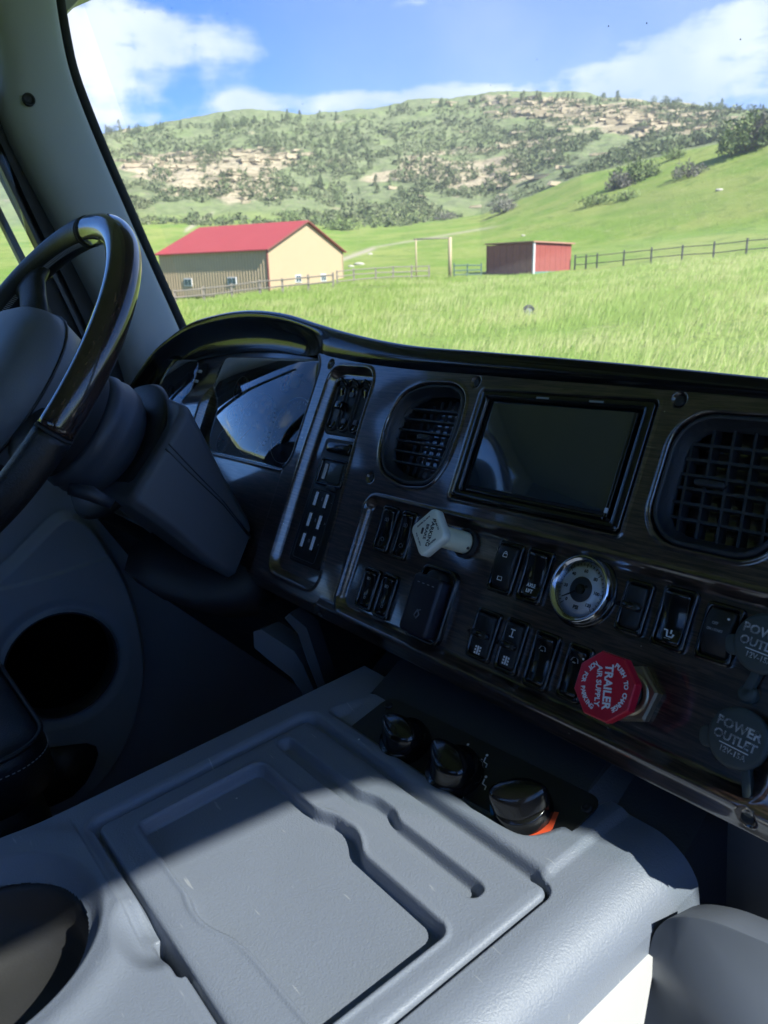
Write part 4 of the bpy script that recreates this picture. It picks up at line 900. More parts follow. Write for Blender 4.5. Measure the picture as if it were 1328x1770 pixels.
def control_strip():
    k = thing('shift_control_strip', 'narrow gloss black control strip with paired pale bars', 'control panel', at(DM, -.222, -.148, -.011))
    mesh('panel', *rbox(.072, .158, -.002, .008, .006, .002), BLK, k)
    mesh('hood', *rbox(.050, .014, .006, .0135, .005, .003, cx=.002, cy=.068), GLOSS, k)
    f = mesh('display_frame', *ring_frame(.056, .034, .050, .028, .006, .0105, .003, .002, cx=.0, cy=.037), GLOSS, k)
    mesh('display', *rbox(.026, .024, .007, .0095, .001, .0004, cx=.006, cy=.037), LCD, k)
    mesh('bar', *rbox(.0036, .019, .008, .0106, .0006, .0003, cx=-.014, cy=.037), mat('pale grey bar', (.5, .5, .5), .5), k)
    mesh('lock_tab', *rbox(.018, .006, .008, .0112, .001, .0005, cx=.010, cy=.019), SOFT, k)
    for i, y in enumerate((.002, -.0245, -.0505)):
        for x in (-.014, .008): mesh('bar', *rbox(.0042, .0165, .008, .0108, .0006, .0003, cx=x, cy=y), BUTW, k)
        mesh('button', *rbox(.006, .020, .006, .0095, .001, .0006, cx=-.014, cy=y), GLOSS, k); mesh('button', *rbox(.006, .020, .006, .0095, .001, .0006, cx=.008, cy=y), GLOSS, k)
        text(('S', 'R', 'D')[i], .0055, GRYP, k, T_(-.003, y + .001, .0083)); text(('-', '>', '+')[i], .0055, GRYP, k, T_(.018, y, .0083))
    mesh('groove', *ring_frame(.050, .088, .0488, .0868, .007, .0086, .004, .0034, cx=-.003, cy=-.03), SOFT, k)
    for y in (-.1, ): mesh('blank_plate', *rbox(.066, .030, -.002, .004, .005, .002, cx=.002, cy=y + .004), BLK, k)
control_strip()

# ------------------------------------------------------------------ rocker switches in the lower field
FH = -.0035 - .0000                                  # recess floor height of the field
def rocker_switch(label, P4, mark=None, style='rocker', tilt=.10, led=None, h0=-.0040):
    q = np.array([ab(*p) for p in P4]); c = q.mean(0); w2 = (abs(q[1] - q[0])[0] + abs(q[2] - q[3])[0]) / 2; h2 = (abs(q[0] - q[3])[1] + abs(q[1] - q[2])[1]) / 2
    k = thing('rocker_switch', label, 'switch', at(DM, c[0], c[1], h0), 'rocker switches in the lower field of the dashboard')
    mesh('bezel', *ring_frame(w2, h2, w2 - .0065, h2 - .0085, -.001, .0050, .004, .003, b=.0012), GLOSS, k)
    iw, ih = w2 - .0075, h2 - .0095; n = 16; rg = []
    for i in range(n + 1):
        t = i / n; y = -ih / 2 + ih * t
        z = .0035 + (.0035 * (2 * t - 1) ** 2 if style == 'rocker' else (.001 + .004 * math.sin(t * math.pi) if style == 'flat' else .002)) + tilt * y
        e = .0006 + .0012 * (abs(2 * t - 1) ** 8)
        rg.append([(x * (1 if abs(x) > 1e-6 else 0), y, zz) for x, zz in ((-iw / 2, -.001), (-iw / 2 + e * .3, z - e * 1.2), (-iw / 2 + .0016, z), (0, z + .0003), (iw / 2 - .0016, z), (iw / 2 - e * .3, z - e * 1.2), (iw / 2, -.001))])
    rk = mesh('rocker', *stack(rg, True, True), BLK if style != 'rocker' else GLOSS, k)
    zt = lambda y: .0035 + (.0035 * (2 * y / ih) ** 2 if style == 'rocker' else (.001 + .004 * math.cos(y / ih * math.pi) if style == 'flat' else .002)) + tilt * y + .0005
    if style == 'lever': mesh('lever', *tube([(-w2 * .55, ih * -.02, .006), (0, 0, .011), (w2 * .35, ih * .0, .008)], [.0016, .003, .0016], 8), GLOSS, k); mesh('lever_pad', *rbox(iw * .9, .006, .003, .0115, .002, .0015, cy=.0), BLK, k)
    for m_ in (mark or []):
        s_, x, y, sz, mm = m_
        if isinstance(s_, str): text(s_, sz, mm, k, Matrix.Translation((x, y, zt(y))), sx=.9)
        else: mesh('icon', *xf(s_, Matrix.Translation((x, y, zt(y))) @ Matrix.Scale(sz, 4)), mm, k, smooth=False)
    if led: mesh('indicator_lamp', *xf(lathe([(.0008, 0), (.0008, .0006), (.0004, .001)], 10), Matrix.Translation((led[0], led[1], zt(led[1])))), WHT, k)
    return k
# icons in unit size
def ic_lamp(): return join(box(-.5, .0, -.28, -.14, 0, .05), box(-.5, .0, -.0, .12, 0, .05), box(-.5, 0, .26, .38, 0, .05), tube([(.1, -.35, .03), (.45, -.25, .03), (.55, .05, .03), (.45, .32, .03), (.1, .42, .03), (.1, -.35, .03)], .05, 4))
def ic_lock(): return join(tube([(-.4, -.3, 0), (.4, -.3, 0), (.4, .2, 0), (-.4, .2, 0), (-.4, -.3, 0)], .07, 4), tube([(-.22, .2, 0), (-.2, .45, 0), (0, .55, 0), (.2, .45, 0), (.22, .2, 0)], .06, 4))
def ic_box(): return join(box(-.45, .1, -.3, .3, 0, .05), tube([(.1, .25, .03), (.4, .25, .03), (.55, 0, .03), (.4, -.25, .03), (.1, -.25, .03)], .07, 4))
def ic_grid(): return join(*[box(-.5 + .36 * i, -.26 + .36 * i, -.5 + .36 * j, -.26 + .36 * j, 0, .05) for i in range(3) for j in range(3) if (i, j) != (1, 1)], box(-.1, .1, -.5, .5, 0, .06))
def ic_axle(): return join(box(-.06, .06, -.45, .45, 0, .05), box(-.35, .35, .38, .52, 0, .05), box(-.35, .35, -.52, -.38, 0, .05))
def ic_seat(): return join(tube([(-.5, .35, 0), (-.2, .35, 0), (-.1, -.2, 0), (.4, -.2, 0), (.5, .1, 0)], .09, 4), tube([(-.3, -.4, 0), (.3, -.4, 0)], .06, 4), box(.15, .3, .1, .45, 0, .05))
def ic_arc(): return join(tube([(-.5, -.2, 0), (-.3, .2, 0), (.1, .3, 0), (.4, .1, 0), (.5, -.3, 0)], .07, 4), box(-.2, .2, -.4, -.25, 0, .05))
DIM = mat('dim grey print', (.12, .13, .15), .6)
rocker_switch('upper left rocker switch of the left four, outer column', [(665, 870), (690, 879), (668, 958), (642, 949)], [(ic_lamp(), 0, .010, .006, DIM), (ic_arc(), 0, -.011, .006, DIM)])
rocker_switch('upper rocker switch half hidden behind the white parking brake knob', [(699, 879), (722, 888), (699, 970), (673, 963)], [(ic_lamp(), 0, .010, .006, DIM), (ic_arc(), 0, -.011, .006, DIM)])
rocker_switch('bottom left corner rocker switch of the dashboard', [(634, 979), (658, 985), (638, 1062), (611, 1044)], [(ic_box(), 0, .011, .005, GRYP), (ic_lock(), 0, -.010, .0035, GRYP)])
rocker_switch('lower rocker switch just left of the tall slab device', [(665, 988), (691, 997), (665, 1076), (642, 1060)], [(ic_box(), 0, .010, .0055, GRYP), (ic_lock(), 0, -.011, .004, GRYP)])
rocker_switch('door lock rocker switch with two padlock marks left of the air gauge', [(862, 933), (908, 941), (881, 1032), (842, 1020)], [(ic_lock(), 0, .011, .0058, WHT), (ic_lock(), 0, -.010, .0062, WHT)], 'flat')
rocker_switch('rocker switch with two white words directly left of the air gauge', [(912, 945), (962, 954), (929, 1048), (891, 1036)], [('AXLE', 0, -.0085, .0044, WHT), ('LIFT', 0, -.0135, .0044, WHT)])
rocker_switch('black rocker switch with a shiny split lever right of the air gauge', [(1081, 999), (1131, 1007), (1110, 1102), (1061, 1090)], None, 'lever', led=(.006, -.002))
rocker_switch('rocker switch with a white seat symbol, second right of the air gauge', [(1147, 1007), (1209, 1024), (1180, 1131), (1122, 1115)], [(ic_seat(), 0, -.012, .008, WHT)])
rocker_switch('rocker switch with small words and a tiny lamp, left of the upper outlet cap', [(1224, 1036), (1292, 1053), (1259, 1156), (1197, 1135)], [('OFF', -.002, .006, .0028, GRYP), ('ON / START', -.001, .0015, .0024, GRYP)], 'flat', led=(.006, .011))
rocker_switch('first lever switch of the bottom row with a white grid mark', [(825, 1049), (867, 1059), (844, 1152), (805, 1131)], [(ic_grid(), 0, -.014, .0075, WHT)], 'lever')
rocker_switch('second lever switch of the bottom row with a white axle mark above its grid mark', [(877, 1063), (914, 1077), (891, 1172), (852, 1156)], [(ic_axle(), 0, .011, .007, WHT), (ic_grid(), 0, -.013, .0072, WHT)], 'lever')
rocker_switch('third rocker switch of the bottom row with a grey curl mark', [(924, 1086), (970, 1098), (943, 1197), (902, 1185)], [(ic_arc(), 0, .010, .0065, GRYP)])
rocker_switch('rocker switch partly behind the red trailer knob', [(982, 1106), (1028, 1123), (999, 1218), (960, 1205)], [(ic_arc(), -.001, .010, .007, GRYP)], led=(.007, .013))

# ------------------------------------------------------------------ slab shaped brake controller
def slab():
    q = np.array([ab(*p) for p in [(735, 976), (795, 995), (756, 1114), (695, 1094)]]); c = q.mean(0)
    k = thing('brake_controller', 'upright dark slab device with four pale dashes below the parking brake knob', 'controller', at(DM, *c, -.004))
    mesh('cradle', *ring_frame(.052, .074, .044, .066, -.001, .006, .010, .007), GLOSS, k)
    mesh('body', *rbox(.040, .058, 0, .017, .005, .003, cx=-.0015, cy=-.003), mat('dark plum plastic', (.014, .013, .022), .35, var=.15, vscale=40), k)
    mesh('top_dial', *xf(lathe([(.011, 0), (.011, .014), (.009, .0155)], 24), T_(.003, .022)), BLK, k)
    for x in (-.0105, -.0035, .0035, .0105): mesh('dash_mark', *rbox(.0032, .0009, .017, .0173, .0003, .0001, cx=x - .001, cy=.0175), GRYP, k)
    mesh('emblem', *xf(join(tube([(.0, .004, 0), (.0035, .0, 0), (.001, -.004, 0), (-.003, -.002, 0), (0, .004, 0)], .0008, 5), tube([(-.001, .002, 0), (.004, .005, 0)], .0006, 5)), T_(-.001, -.012, .0173)), DIM, k)
slab()

# ------------------------------------------------------------------ air gauge
def gauge():
    c = ab(1005, 1019); k = thing('air_gauge', 'round chrome rimmed suspension air gauge with a white face', 'gauge', at(DM, *c, -.004))
    mesh('bezel', *lathe([(.0285, 0), (.0285, .006), (.0272, .0092), (.0262, .0100), (.0250, .0095), (.0236, .0075), (.0226, .0070), (.0222, .0045)], 64)[:1], [f for f in lathe([(.0285, 0), (.0285, .006), (.0272, .0092), (.0262, .0100), (.0250, .0095), (.0236, .0075), (.0226, .0070), (.0222, .0045)], 64)[1][:-1]], CHR, k)
    mesh('surround', *lathe([(.031, -.002), (.031, .002), (.0285, .003)], 48), GLOSS, k)
    f = mesh('dial_face', *lathe([(.0224, .003), (.0222, .0045)], 48), GAUF, k)
    mesh('centre_disc', *lathe([(.0105, .0046), (.0105, .0049)], 32), GAUC, f)
    tk = []
    for i in range(31):
        a = math.radians(225 - 270 * i / 30); L = .0034 if i % 5 == 0 else .0018; tk.append(xf(box(.0215 - L, .0215, -.00022, .00022, .0046, .0049), T_(0, 0, 0, a)))
    mesh('ticks', *join(*tk), DKP, f, smooth=False)
    for i, s_ in enumerate(['0', '20', '40', '60', '80', '100', '120']):
        a = math.radians(225 - 270 * i / 6); text(s_, .0038, DKP, f, T_(.0152 * math.cos(a), .0152 * math.sin(a), .0047, -.0), 'numeral')
    text('PSI', .0042, DKP, f, T_(0, -.0150, .0047))
    mesh('needle', *xf(join(poly_prism([(-.007, -.0011), (.018, -.0003), (.018, .0003), (-.007, .0011)], .0056, .0062)), T_(0, 0, 0, math.radians(213))), mat('black needle', (.008, .008, .008), .4), k, smooth=False)
    mesh('needle_hub', *lathe([(.0042, .0048), (.0042, .0068), (.003, .0076)], 24), mat('black needle', (0, 0, 0)), k)
    mesh('lens', *lathe([(.0224, .0076), (.0224, .0079), (.012, .0084)], 32), LENS, k)
gauge()

# ------------------------------------------------------------------ parking brake knob (cream) and trailer knob (red)
def park():
    hp = .052; c0 = ab(803, 938, 0); c1 = ab(741, 920, hp); k = thing('parking_brake_knob', 'cream diamond shaped parking brake knob on a round stem', 'brake knob', at(DM, *c0, -.004))
    dx, dy = c1 - c0
    def ringp(t, r): return [(dx * t + r * math.cos(a), dy * t + r * math.sin(a), .004 + (hp - .004) * t) for a in np.linspace(0, 2 * math.pi, 33)[:-1]]
    mesh('socket', *lathe([(.0145, -.003), (.0145, .004), (.012, .0055), (.0118, .0)], 32), RUB, k)
    mesh('stem', *stack([ringp(0, .0105), ringp(.30, .0105), ringp(.60, .0102), ringp(.9, .0108), ringp(1, .012)], False, True), YEL, k)
    mesh('roll_pin', *xf(lathe([(.0014, 0), (.0014, .0015), (.0008, .002)], 10), Matrix.Translation((dx * .05 + .0095, dy * .05 - .004, .008)) @ Matrix.Rotation(math.pi / 2, 4, 'Y')), DKP, k)
    A = math.radians(45 + 1.5); rm = Matrix.Translation((dx, dy, hp)) @ Matrix.Rotation(.0, 4, 'X') @ rotz(A); L = [(-.004, .002), (-.003, 0), (.0035, 0), (.0052, .0007), (.0058, .002)]
    pl = mesh('plate', *xf(stack([[(x, y, z) for x, y in rr(.0345 - 2 * i, .0345 - 2 * i, .006 - i * .6, 7)] for z, i in L], True, True), rm), CREAM, k)
    tm = lambda x, y, a=0: Matrix.Translation((dx, dy, hp + .00585)) @ rotz(math.radians(-88)) @ Matrix.Translation((x, y, 0)) @ rotz(a)
    text('PARKING', .0062, DKP, pl, tm(0, .0045)); text('BRAKE', .0048, DKP, pl, tm(0, -.0015)); mesh('print_spot', *xf(rbox(.006, .0028, 0, .0002, .001, .00005), tm(0, -.0065)), DKP, pl)
    text('PULL TO APPLY', .0021, DKP, pl, tm(.0085, -.0085, math.radians(45))); text('PUSH TO RELEASE', .0021, DKP, pl, tm(-.0085, -.0085, math.radians(-45))); text('PUSH TO', .0024, DKP, pl, tm(-.0075, .0100, math.radians(45))); text('RELEASE', .0024, DKP, pl, tm(.0075, .0100, math.radians(-45)))
park()
def trailer():
    hp = .040; c0 = ab(1092, 1199, 0); c1 = ab(1043, 1186, hp); k = thing('trailer_air_supply_knob', 'red octagonal trailer air supply knob on a hex nut', 'brake knob', at(DM, *c0, -.004)); dx, dy = c1 - c0
    mesh('hex_nut', *stack([[(x, y, z) for x, y in circ(r_, 6, a0=.35)] for z, r_ in ((-.001, .0225), (.0065, .0225), (.0085, .0208))], False, True), BRS, k, smooth=False)
    mesh('washer', *xf(lathe([(.0165, .008), (.0165, .0095), (.013, .0105), (.0125, .006)], 32), T_()), BRS, k)
    def ringp(t, r): return [(dx * t + r * math.cos(a), dy * t + r * math.sin(a), .004 + (hp - .004) * t) for a in np.linspace(0, 2 * math.pi, 33)[:-1]]
    mesh('stem', *stack([ringp(0.05, .0085), ringp(.45, .0085), ringp(.5, .010), ringp(.95, .0105)], False, True), RED, k); mesh('stem_seal', *stack([ringp(.1, .0115), ringp(.22, .0115), ringp(.24, .009)], True, True), RUB, k)
    oc = lambda r_, z: [(dx + x, dy + y, hp + z) for x, y in circ(r_, 8, a0=math.pi / 8)]
    hd = mesh('octagon_head', *stack([oc(.0215, -.006), oc(.0248, -.005), oc(.0252, .001), oc(.0247, .0028), oc(.0238, .0034), oc(.0225, .0031)], True, True), RED, k, angle=25)
    z = hp + .0033; RZ = math.radians(-77)
    tm = lambda x, y, a=0: Matrix.Translation((dx, dy, z)) @ rotz(RZ) @ Matrix.Translation((x, y, 0)) @ rotz(a)
    text('TRAILER', .0088, WHT, hd, tm(0, .0028), sx=.95); text('AIR SUPPLY', .0056, WHT, hd, tm(0, -.0046))
    for s_, r_, top in (('PUSH TO CHARGE', .0172, 1), ('NOT FOR PARKING', .0172, 0)):
        span = 2.25; n = len(s_)
        for i, ch in enumerate(s_):
            if ch == ' ': continue
            a = (math.pi / 2 + span / 2 - span * (i + .5) / n) if top else (-math.pi / 2 - span / 2 + span * (i + .5) / n)
            text(ch, .0046, WHT, hd, tm(r_ * math.cos(a), r_ * math.sin(a), a - math.pi / 2 if top else a + math.pi / 2), 'letter')
trailer()

# ------------------------------------------------------------------ power outlet caps
CAPM = mat('worn rubber cap', (.045, .06, .062), .6, var=.2, vscale=40)
def outlet(label, x, y, teth):
    c = ab(x, y, .008); k = thing('power_outlet_cap', label, 'outlet cap', at(DM, *c, -.004), 'rubber power outlet caps')
    mesh('socket', *lathe([(.0185, -.002), (.0185, .004), (.016, .006)], 36), BLK, k)
    mesh('cap', *lathe([(.0150, .003), (.0195, .006), (.0200, .0095), (.0192, .0115), (.017, .0122)], 48), CAPM, k)
    mesh('tab', *xf(rbox(.012, .014, .006, .0105, .005, .0015), T_(-.019, -.006, 0, .3)), CAPM, k)
    mesh('tether', *xf(rbox(.006, .026, .002, .008, .003, .001), T_(teth[0], teth[1], 0, teth[2])), CAPM, k); mesh('tether_base', *xf(lathe([(.006, -.001), (.006, .007), (.004, .008)], 20), T_(teth[0] * 1.5, teth[1] * 1.45)), CAPM, k)
    a = math.radians(-4)
    text('POWER', .0085, WHT, k, T_(0, .0063, .0121, a), sx=1.02); text('OUTLET', .0078, WHT, k, T_(-.0005, -.0018, .0121, a)); mesh('underline', *xf(rbox(.020, .0006, 0, .0002, .0002, .00005), T_(0, -.0064, .0121, a)), WHT, k); text('12V-15A', .0050, WHT, k, T_(0, -.0100, .0121, a))
outlet('lower power outlet cap with white lettering at the right end of the dashboard', 1273, 1276, (.012, -.026, .35))
outlet('upper power outlet cap cut by the right edge of the picture', 1319, 1112, (-.002, -.024, -.2))

# ------------------------------------------------------------------ steering column
def column():
    o0 = td(285, 775, .915); k = thing('steering_column', 'boxy black steering column shroud behind the wheel', 'steering column', at(TM, *o0)); inv = Matrix.Translation(tuple(-o0))
    Lx = V(-.205, 0, 0)
    R = [[td(326, 703, .93), td(285, 775, .915), td(226, 872, .90)], [td(352, 748, .95), td(325, 815, .94), td(292, 918, .928)], [td(392, 828, .99), td(385, 872, .975), td(362, 975, .96)], [td(436, 905, 1.03), td(432, 930, 1.02), td(405, 1003, .995)]]
    rings = []
    for a, m_, b in R:
        tl, bl = a + Lx, b + Lx; up = nrm(a - b) * .012
        rings.append([tuple(p) for p in (a - V(.012, 0, 0) + up * .3, a - up * .6 + V(.001, 0, 0), m_ + V(.002, 0, 0), b + up * .7, b - V(.014, 0, 0) - up * .1, (b + bl) / 2 - up * .5, bl + V(.014, 0, 0), bl + up, (a + b) / 2 + Lx, tl - up, tl + V(.02, 0, 0) + up * 1.0, (a + tl) / 2 + up * 1.1)])
    sc = [rings[0]]; c0 = np.mean(rings[0], 0); fwd = nrm(np.mean(rings[1], 0) - c0)
    inner = [[tuple(c0 + (np.array(p) - c0) * s_ + fwd * d) for p in rings[0]] for s_, d in ((.60, .03), (.62, .002), (.93, -.004), (1.0, .004))]
    vf = stack(inner + rings[1:], True, True); o = mesh('shroud', *xf(vf, inv), mat('shroud plastic', (.085, .092, .108), .5, var=.1, vscale=12, bump=.25, bscale=500), k); bv = o.modifiers.new('b', 'BEVEL'); bv.width = .004; bv.segments = 3; bv.limit_method = 'ANGLE'; bv.angle_limit = math.radians(22)
    mesh('parting_line', *xf(tube([r_[1] + V(.0015, 0, 0) for r_ in R], .0012, 5), inv), BLK, o); mesh('parting_line', *xf(tube([r_[1] + (r_[0] - r_[1]) * .12 + V(.0025, 0, 0) for r_ in R], .0009, 5), inv), SOFT, o)
    # steering lock barrel / boot between hub and shroud
    hub = M3 @ V(-.446, -.148, .903); nw = nrm(V(.0776, -.7386, .6697)); z = Vector(nw); q = z.to_track_quat('Z', 'Y').to_matrix().to_4x4(); m = Matrix.Translation(tuple(hub - o0)) @ q
    mesh('boot', *xf(lathe([(.05, -.24), (.056, -.19), (.054, -.160), (.066, -.152), (.076, -.138), (.079, -.122), (.0765, -.112), (.0785, -.108), (.0755, -.098), (.067, -.090), (.062, -.10)], 48), m), mat('boot plastic', (.055, .062, .078), .42, var=.1, vscale=15, bump=.2, bscale=500), k)
    mesh('lock_ring', *xf(lathe([(.060, -.17), (.096, -.167), (.100, -.160), (.095, -.154), (.06, -.156)], 48), m), BLK, k)
    a = td(120, 845, .86) - o0; b = td(195, 872, .87) - o0; mesh('lever_stalk', *tube([a, (a + b) / 2 + V(0, 0, .004), b], [.007, .009, .006], 12), SOFT, k)
    # lower cover under the shroud
    cv = [td(215, 985, .96), td(262, 1015, .97), td(330, 1035, .98), td(400, 1028, .99), td(440, 1010, 1.0)]
    rg = [[tuple(p - o0) for p in (c, c + V(-.02, .02, .02), c + V(-.06, .10, .03), c + V(-.1, .16, -.05), c + V(-.03, .06, -.06), c + V(.0, .012, -.022))] for c in cv]; mesh('lower_cover', *stack(rg, True, True), MATTE, k)
column()

# ------------------------------------------------------------------ steering wheel
def wheel():
    hub = M3 @ V(-.446, -.148, .903); nw = nrm(V(.0776, -.7386, .6697)); a = nrm(V(1, 0, 0) - nw * nw[0]); b = np.cross(nw, a)
    WM = TM @ Matrix([[a[i], b[i], nw[i], hub[i]] for i in range(3)] + [[0, 0, 0, 1]])
    k = thing('steering_wheel', 'steering wheel with gloss burl and black leather rim at the left', 'steering wheel', WM)
    R = .2205; r0 = .0185
    def arc(a0, a1, r_, rad=R, n=60, z=0): 
        t = np.radians(np.linspace(a0, a1, n)); return tube([(rad * math.cos(x), rad * math.sin(x), z) for x in t], r_, 20)
    mesh('rim_core', *arc(0, 360, r0 - .0025, n=90), RUB, k)
    for a0, a1, mm, nm, rr_ in ((-8, 94, WGRIP, 'gloss_grip', r0), (96, 168, LEA, 'leather_grip', r0 + .0004), (170, 262, WGRIP, 'gloss_grip', r0), (264, 351, LEA, 'leather_grip', r0 + .0004)):
        mesh(nm, *arc(a0, a1, rr_), mm, k)
    for q in (-8.5, 95, 169, 263): mesh('seam', *arc(q - .4, q + .4, r0 + .0007, n=3), RUB, k)
    st = []
    for q in np.arange(97, 168, .9):
        t = math.radians(q); c = V(R * math.cos(t), R * math.sin(t), 0); e = V(math.cos(t), math.sin(t), 0); p = c - e * (r0 + .0003); tt = V(-math.sin(t), math.cos(t), 0); st.append(tube([p + V(0, 0, -.003) , p + tt * .0016 + V(0, 0, .003)], .0005, 4))
    for q in np.arange(266, 350, .9):
        t = math.radians(q); c = V(R * math.cos(t), R * math.sin(t), 0); e = V(math.cos(t), math.sin(t), 0); p = c - e * (r0 + .0003); tt = V(-math.sin(t), math.cos(t), 0); st.append(tube([p + V(0, 0, -.003), p + tt * .0016 + V(0, 0, .003)], .0005, 4))
    o = mesh('stitching', *join(*st), STI, k, smooth=False); o['kind'] = 'stuff'
    # spokes
    for q, wd in ((132, .040), (48, .0), (200, .04), (-20, .04), (-62, .036), (242, .036)):
        if not wd: continue
        t = math.radians(q); e = V(math.cos(t), math.sin(t), 0); s_ = V(-math.sin(t), math.cos(t), 0); rg = []
        for d, w2, th, z in ((R - .004, wd * 1.35, .010, 0), (R - .03, wd * .62, .011, -.003), (R - .06, wd * .6, .012, -.010), (.10, wd * .9, .014, -.018)):
            rg.append([tuple(e * d + s_ * (w2 * math.cos(x)) + V(0, 0, z + th * math.sin(x))) for x in np.linspace(0, 2 * math.pi, 17)[:-1]])
        mesh('spoke', *stack(rg, True, True), LEA, k)
    def pad_o(s_): return [(x * s_, y * s_) for x, y in smooth_poly([(-.115, .055), (-.06, .098), (.06, .098), (.115, .055), (.120, -.03), (.07, -.105), (-.07, -.105), (-.120, -.03)], 2)]
    pd = mesh('airbag_pad', *stack([[(x, y, z) for x, y in pad_o(s_)] for z, s_ in ((-.045, .78), (-.03, .95), (-.004, 1.02), (.012, 1.0), (.024, .95), (.034, .84), (.040, .6), (.042, .3), (.0425, .02))], True, True), mat('pad grey black vinyl', (.12, .135, .16), .42, var=.1, vscale=20, bump=.3, bscale=500), k)
    mesh('pad_seam', *tube([(x, y, -.0035) for x, y in pad_o(1.022)], .0016, 6, True), BLK, pd)
    mesh('emblem', *xf(ring_frame(.034, .022, .030, .018, 0, .002, .010, .008), T_(.0, .0, .0425)), CHR, pd)
    mesh('hub_back', *lathe([(.075, -.09), (.085, -.06), (.09, -.04), (.06, -.03)], 36), MATTE, k)
wheel()

# ================================================================== CONSOLE
ZC = -.44; KS = .935                              # KS: size of the console against the first survey
KX, KY = -.48, .18
con = thing('centre_console', 'grey moulded centre console with a tray lid in strong sunlight', 'console', at(TM, KX * KS, KY * KS, ZC * KS) @ Matrix.Scale(KS, 4))
LIDP = smooth_poly([(-.646, .106), (-.652, .322), (-.648, .327), (-.318, .331), (-.313, .326), (-.309, .10), (-.309, -.2), (-.60, -.2), (-.60, .1)], 1)
def console():
    X, Y = np.meshgrid(np.arange(-.70, -.2605, .001), np.arange(-.16, .56, .00115)); H = np.zeros_like(X)
    lid = sd_rr(X, Y, -.4795, .214, .1665, .1145, .010); notchx = np.array([(-.545, .103), (-.52, .088), (-.495, .082), (-.47, .085), (-.452, .093), (-.435, .098), (-.42, .103)])
    # lid body, groove and outer rim
    gl = .0018 + .0037 * np.maximum(ss(Y, .322, .330) * (1 - ss(X, -.335, -.322)), ss(-X, .636, .646))
    H -= .0085 * np.exp(-(lid / gl) ** 4) * 1.0
    H += .0008 * (1 - ss(lid, -.012, -.004)) - .0025 * ss(lid, -.006, 0) * (lid < 0)
    # outer step around far and left sides
    H += .0035 * ss(lid, .004, .012) * ss(-X + 0 * Y, .32, .33)
    # tray
    tray = round_poly([(-.617, .129), (-.617, .247), (-.61, .2535), (-.515, .2545), (-.497, .262), (-.47, .2645), (-.455, .259), (-.443, .2515), (-.345, .2515), (-.3375, .246), (-.3375, .142), (-.42, .1395), (-.443, .136), (-.458, .1295), (-.474, .1255), (-.492, .1255), (-.507, .129)], .008)
    ts = sd_poly(X, Y, tray); dp = .013 - .0025 * ss(-Y, -.135, -.120)
    H -= dp * (1 - ss(ts, -.0028, .0)) ; H += .0012 * np.exp(-((ts - .002) / .002) ** 2)
    # pen slot with a wider thumb end
    slot = round_poly([(-.628, .278), (-.634, .287), (-.628, .2965), (-.51, .2965), (-.49, .303), (-.465, .3035), (-.452, .2975), (-.355, .2975), (-.3465, .294), (-.3455, .284), (-.352, .2790), (-.5, .2775)], .006)
    sl_ = sd_poly(X, Y, slot); H -= .0105 * (1 - ss(sl_, -.0055, .0005)) 
    # finger notch on the rear edge of the lid, dark gap beside it
    nd = np.hypot((X + .492) / 1.7, (Y - .091)); H -= .013 * (1 - ss(nd, .006, .026)) * ss(lid, -.001, .003); 
    gap = sd_rr(X, Y, -.466, .0965, .026, .0032, .003); H -= .022 * (1 - ss(gap, -.0034, .0022))
    # swelling of the outer console around the cup holder
    cr = np.hypot(X + .573, Y + .020); H += .004 * np.exp(-((cr - .118) / .014) ** 2) * (Y < .085)
    H -= .018 * (1 - ss(cr, .083, .102)) 
    # left edge falls to the footwell, right edge rolls over a large radius
    H -= .030 * (1 - ss(X, -.700, -.682)) ** 1.6
    R = .040; xr = np.clip(X - (-.300), 0, R * .98); H -= (R - np.sqrt(R * R - xr ** 2)) * 1.0
    # climate recess
    hv = sd_poly(X, Y, round_poly([(-.640, .346), (-.628, .400), (-.628, .49), (-.352, .49), (-.344, .41), (-.346, .372), (-.362, .350), (-.39, .3465)], .012))
    rec = 1 - ss(hv, -.012, .001); H = H * (1 - rec) + rec * (-.010 + (Y - .345) * .30)
    H += ss(Y, .43, .50) * .10
    keep = np.hypot(X + .573, Y + .020) > .0848; keep = keep & (Y < .432) & ~((Y > .400) & (X > -.629) & (X < -.352)); keep = keep[:-1, :-1] & keep[1:, 1:]
    b = grid_mesh('body', X - KX, Y - KY, H, CONS, keep=keep, parent=con)
    # side walls down to the floor
    zr = 0
    pts = [(-.2615 - KX, y - KY) for y in (-.16, .1, .3, .4315)]
    mesh('right_wall', *stack([[(x, y, -.031), (x + .002, y, -.06), (x + .006, y, -.1), (x + .01, y, -.66)] for x, y in pts], False, False)[:1], [(4 * i + q, 4 * i + q + 1, 4 * i + 5 + q, 4 * i + 4 + q) for i in range(3) for q in range(3)], CONS, con)
    pts = [(-.70 - KX, y - KY) for y in (-.16, .1, .35, .56)]
    mesh('left_wall', *stack([[(x, y, -.028), (x - .004, y, -.05), (x - .004, y, -.66)] for x, y in pts], False, False)[:1], [(3 * i + q, 3 * i + 3 + q, 3 * i + 4 + q, 3 * i + 1 + q) for i in range(3) for q in range(2)], CONS, con)
console()
def cup():
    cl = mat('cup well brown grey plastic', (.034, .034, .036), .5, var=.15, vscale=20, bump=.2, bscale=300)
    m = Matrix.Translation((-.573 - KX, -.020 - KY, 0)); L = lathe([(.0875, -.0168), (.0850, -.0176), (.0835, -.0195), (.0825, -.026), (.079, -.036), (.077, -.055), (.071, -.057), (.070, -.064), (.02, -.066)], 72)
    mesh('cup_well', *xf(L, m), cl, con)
cup()
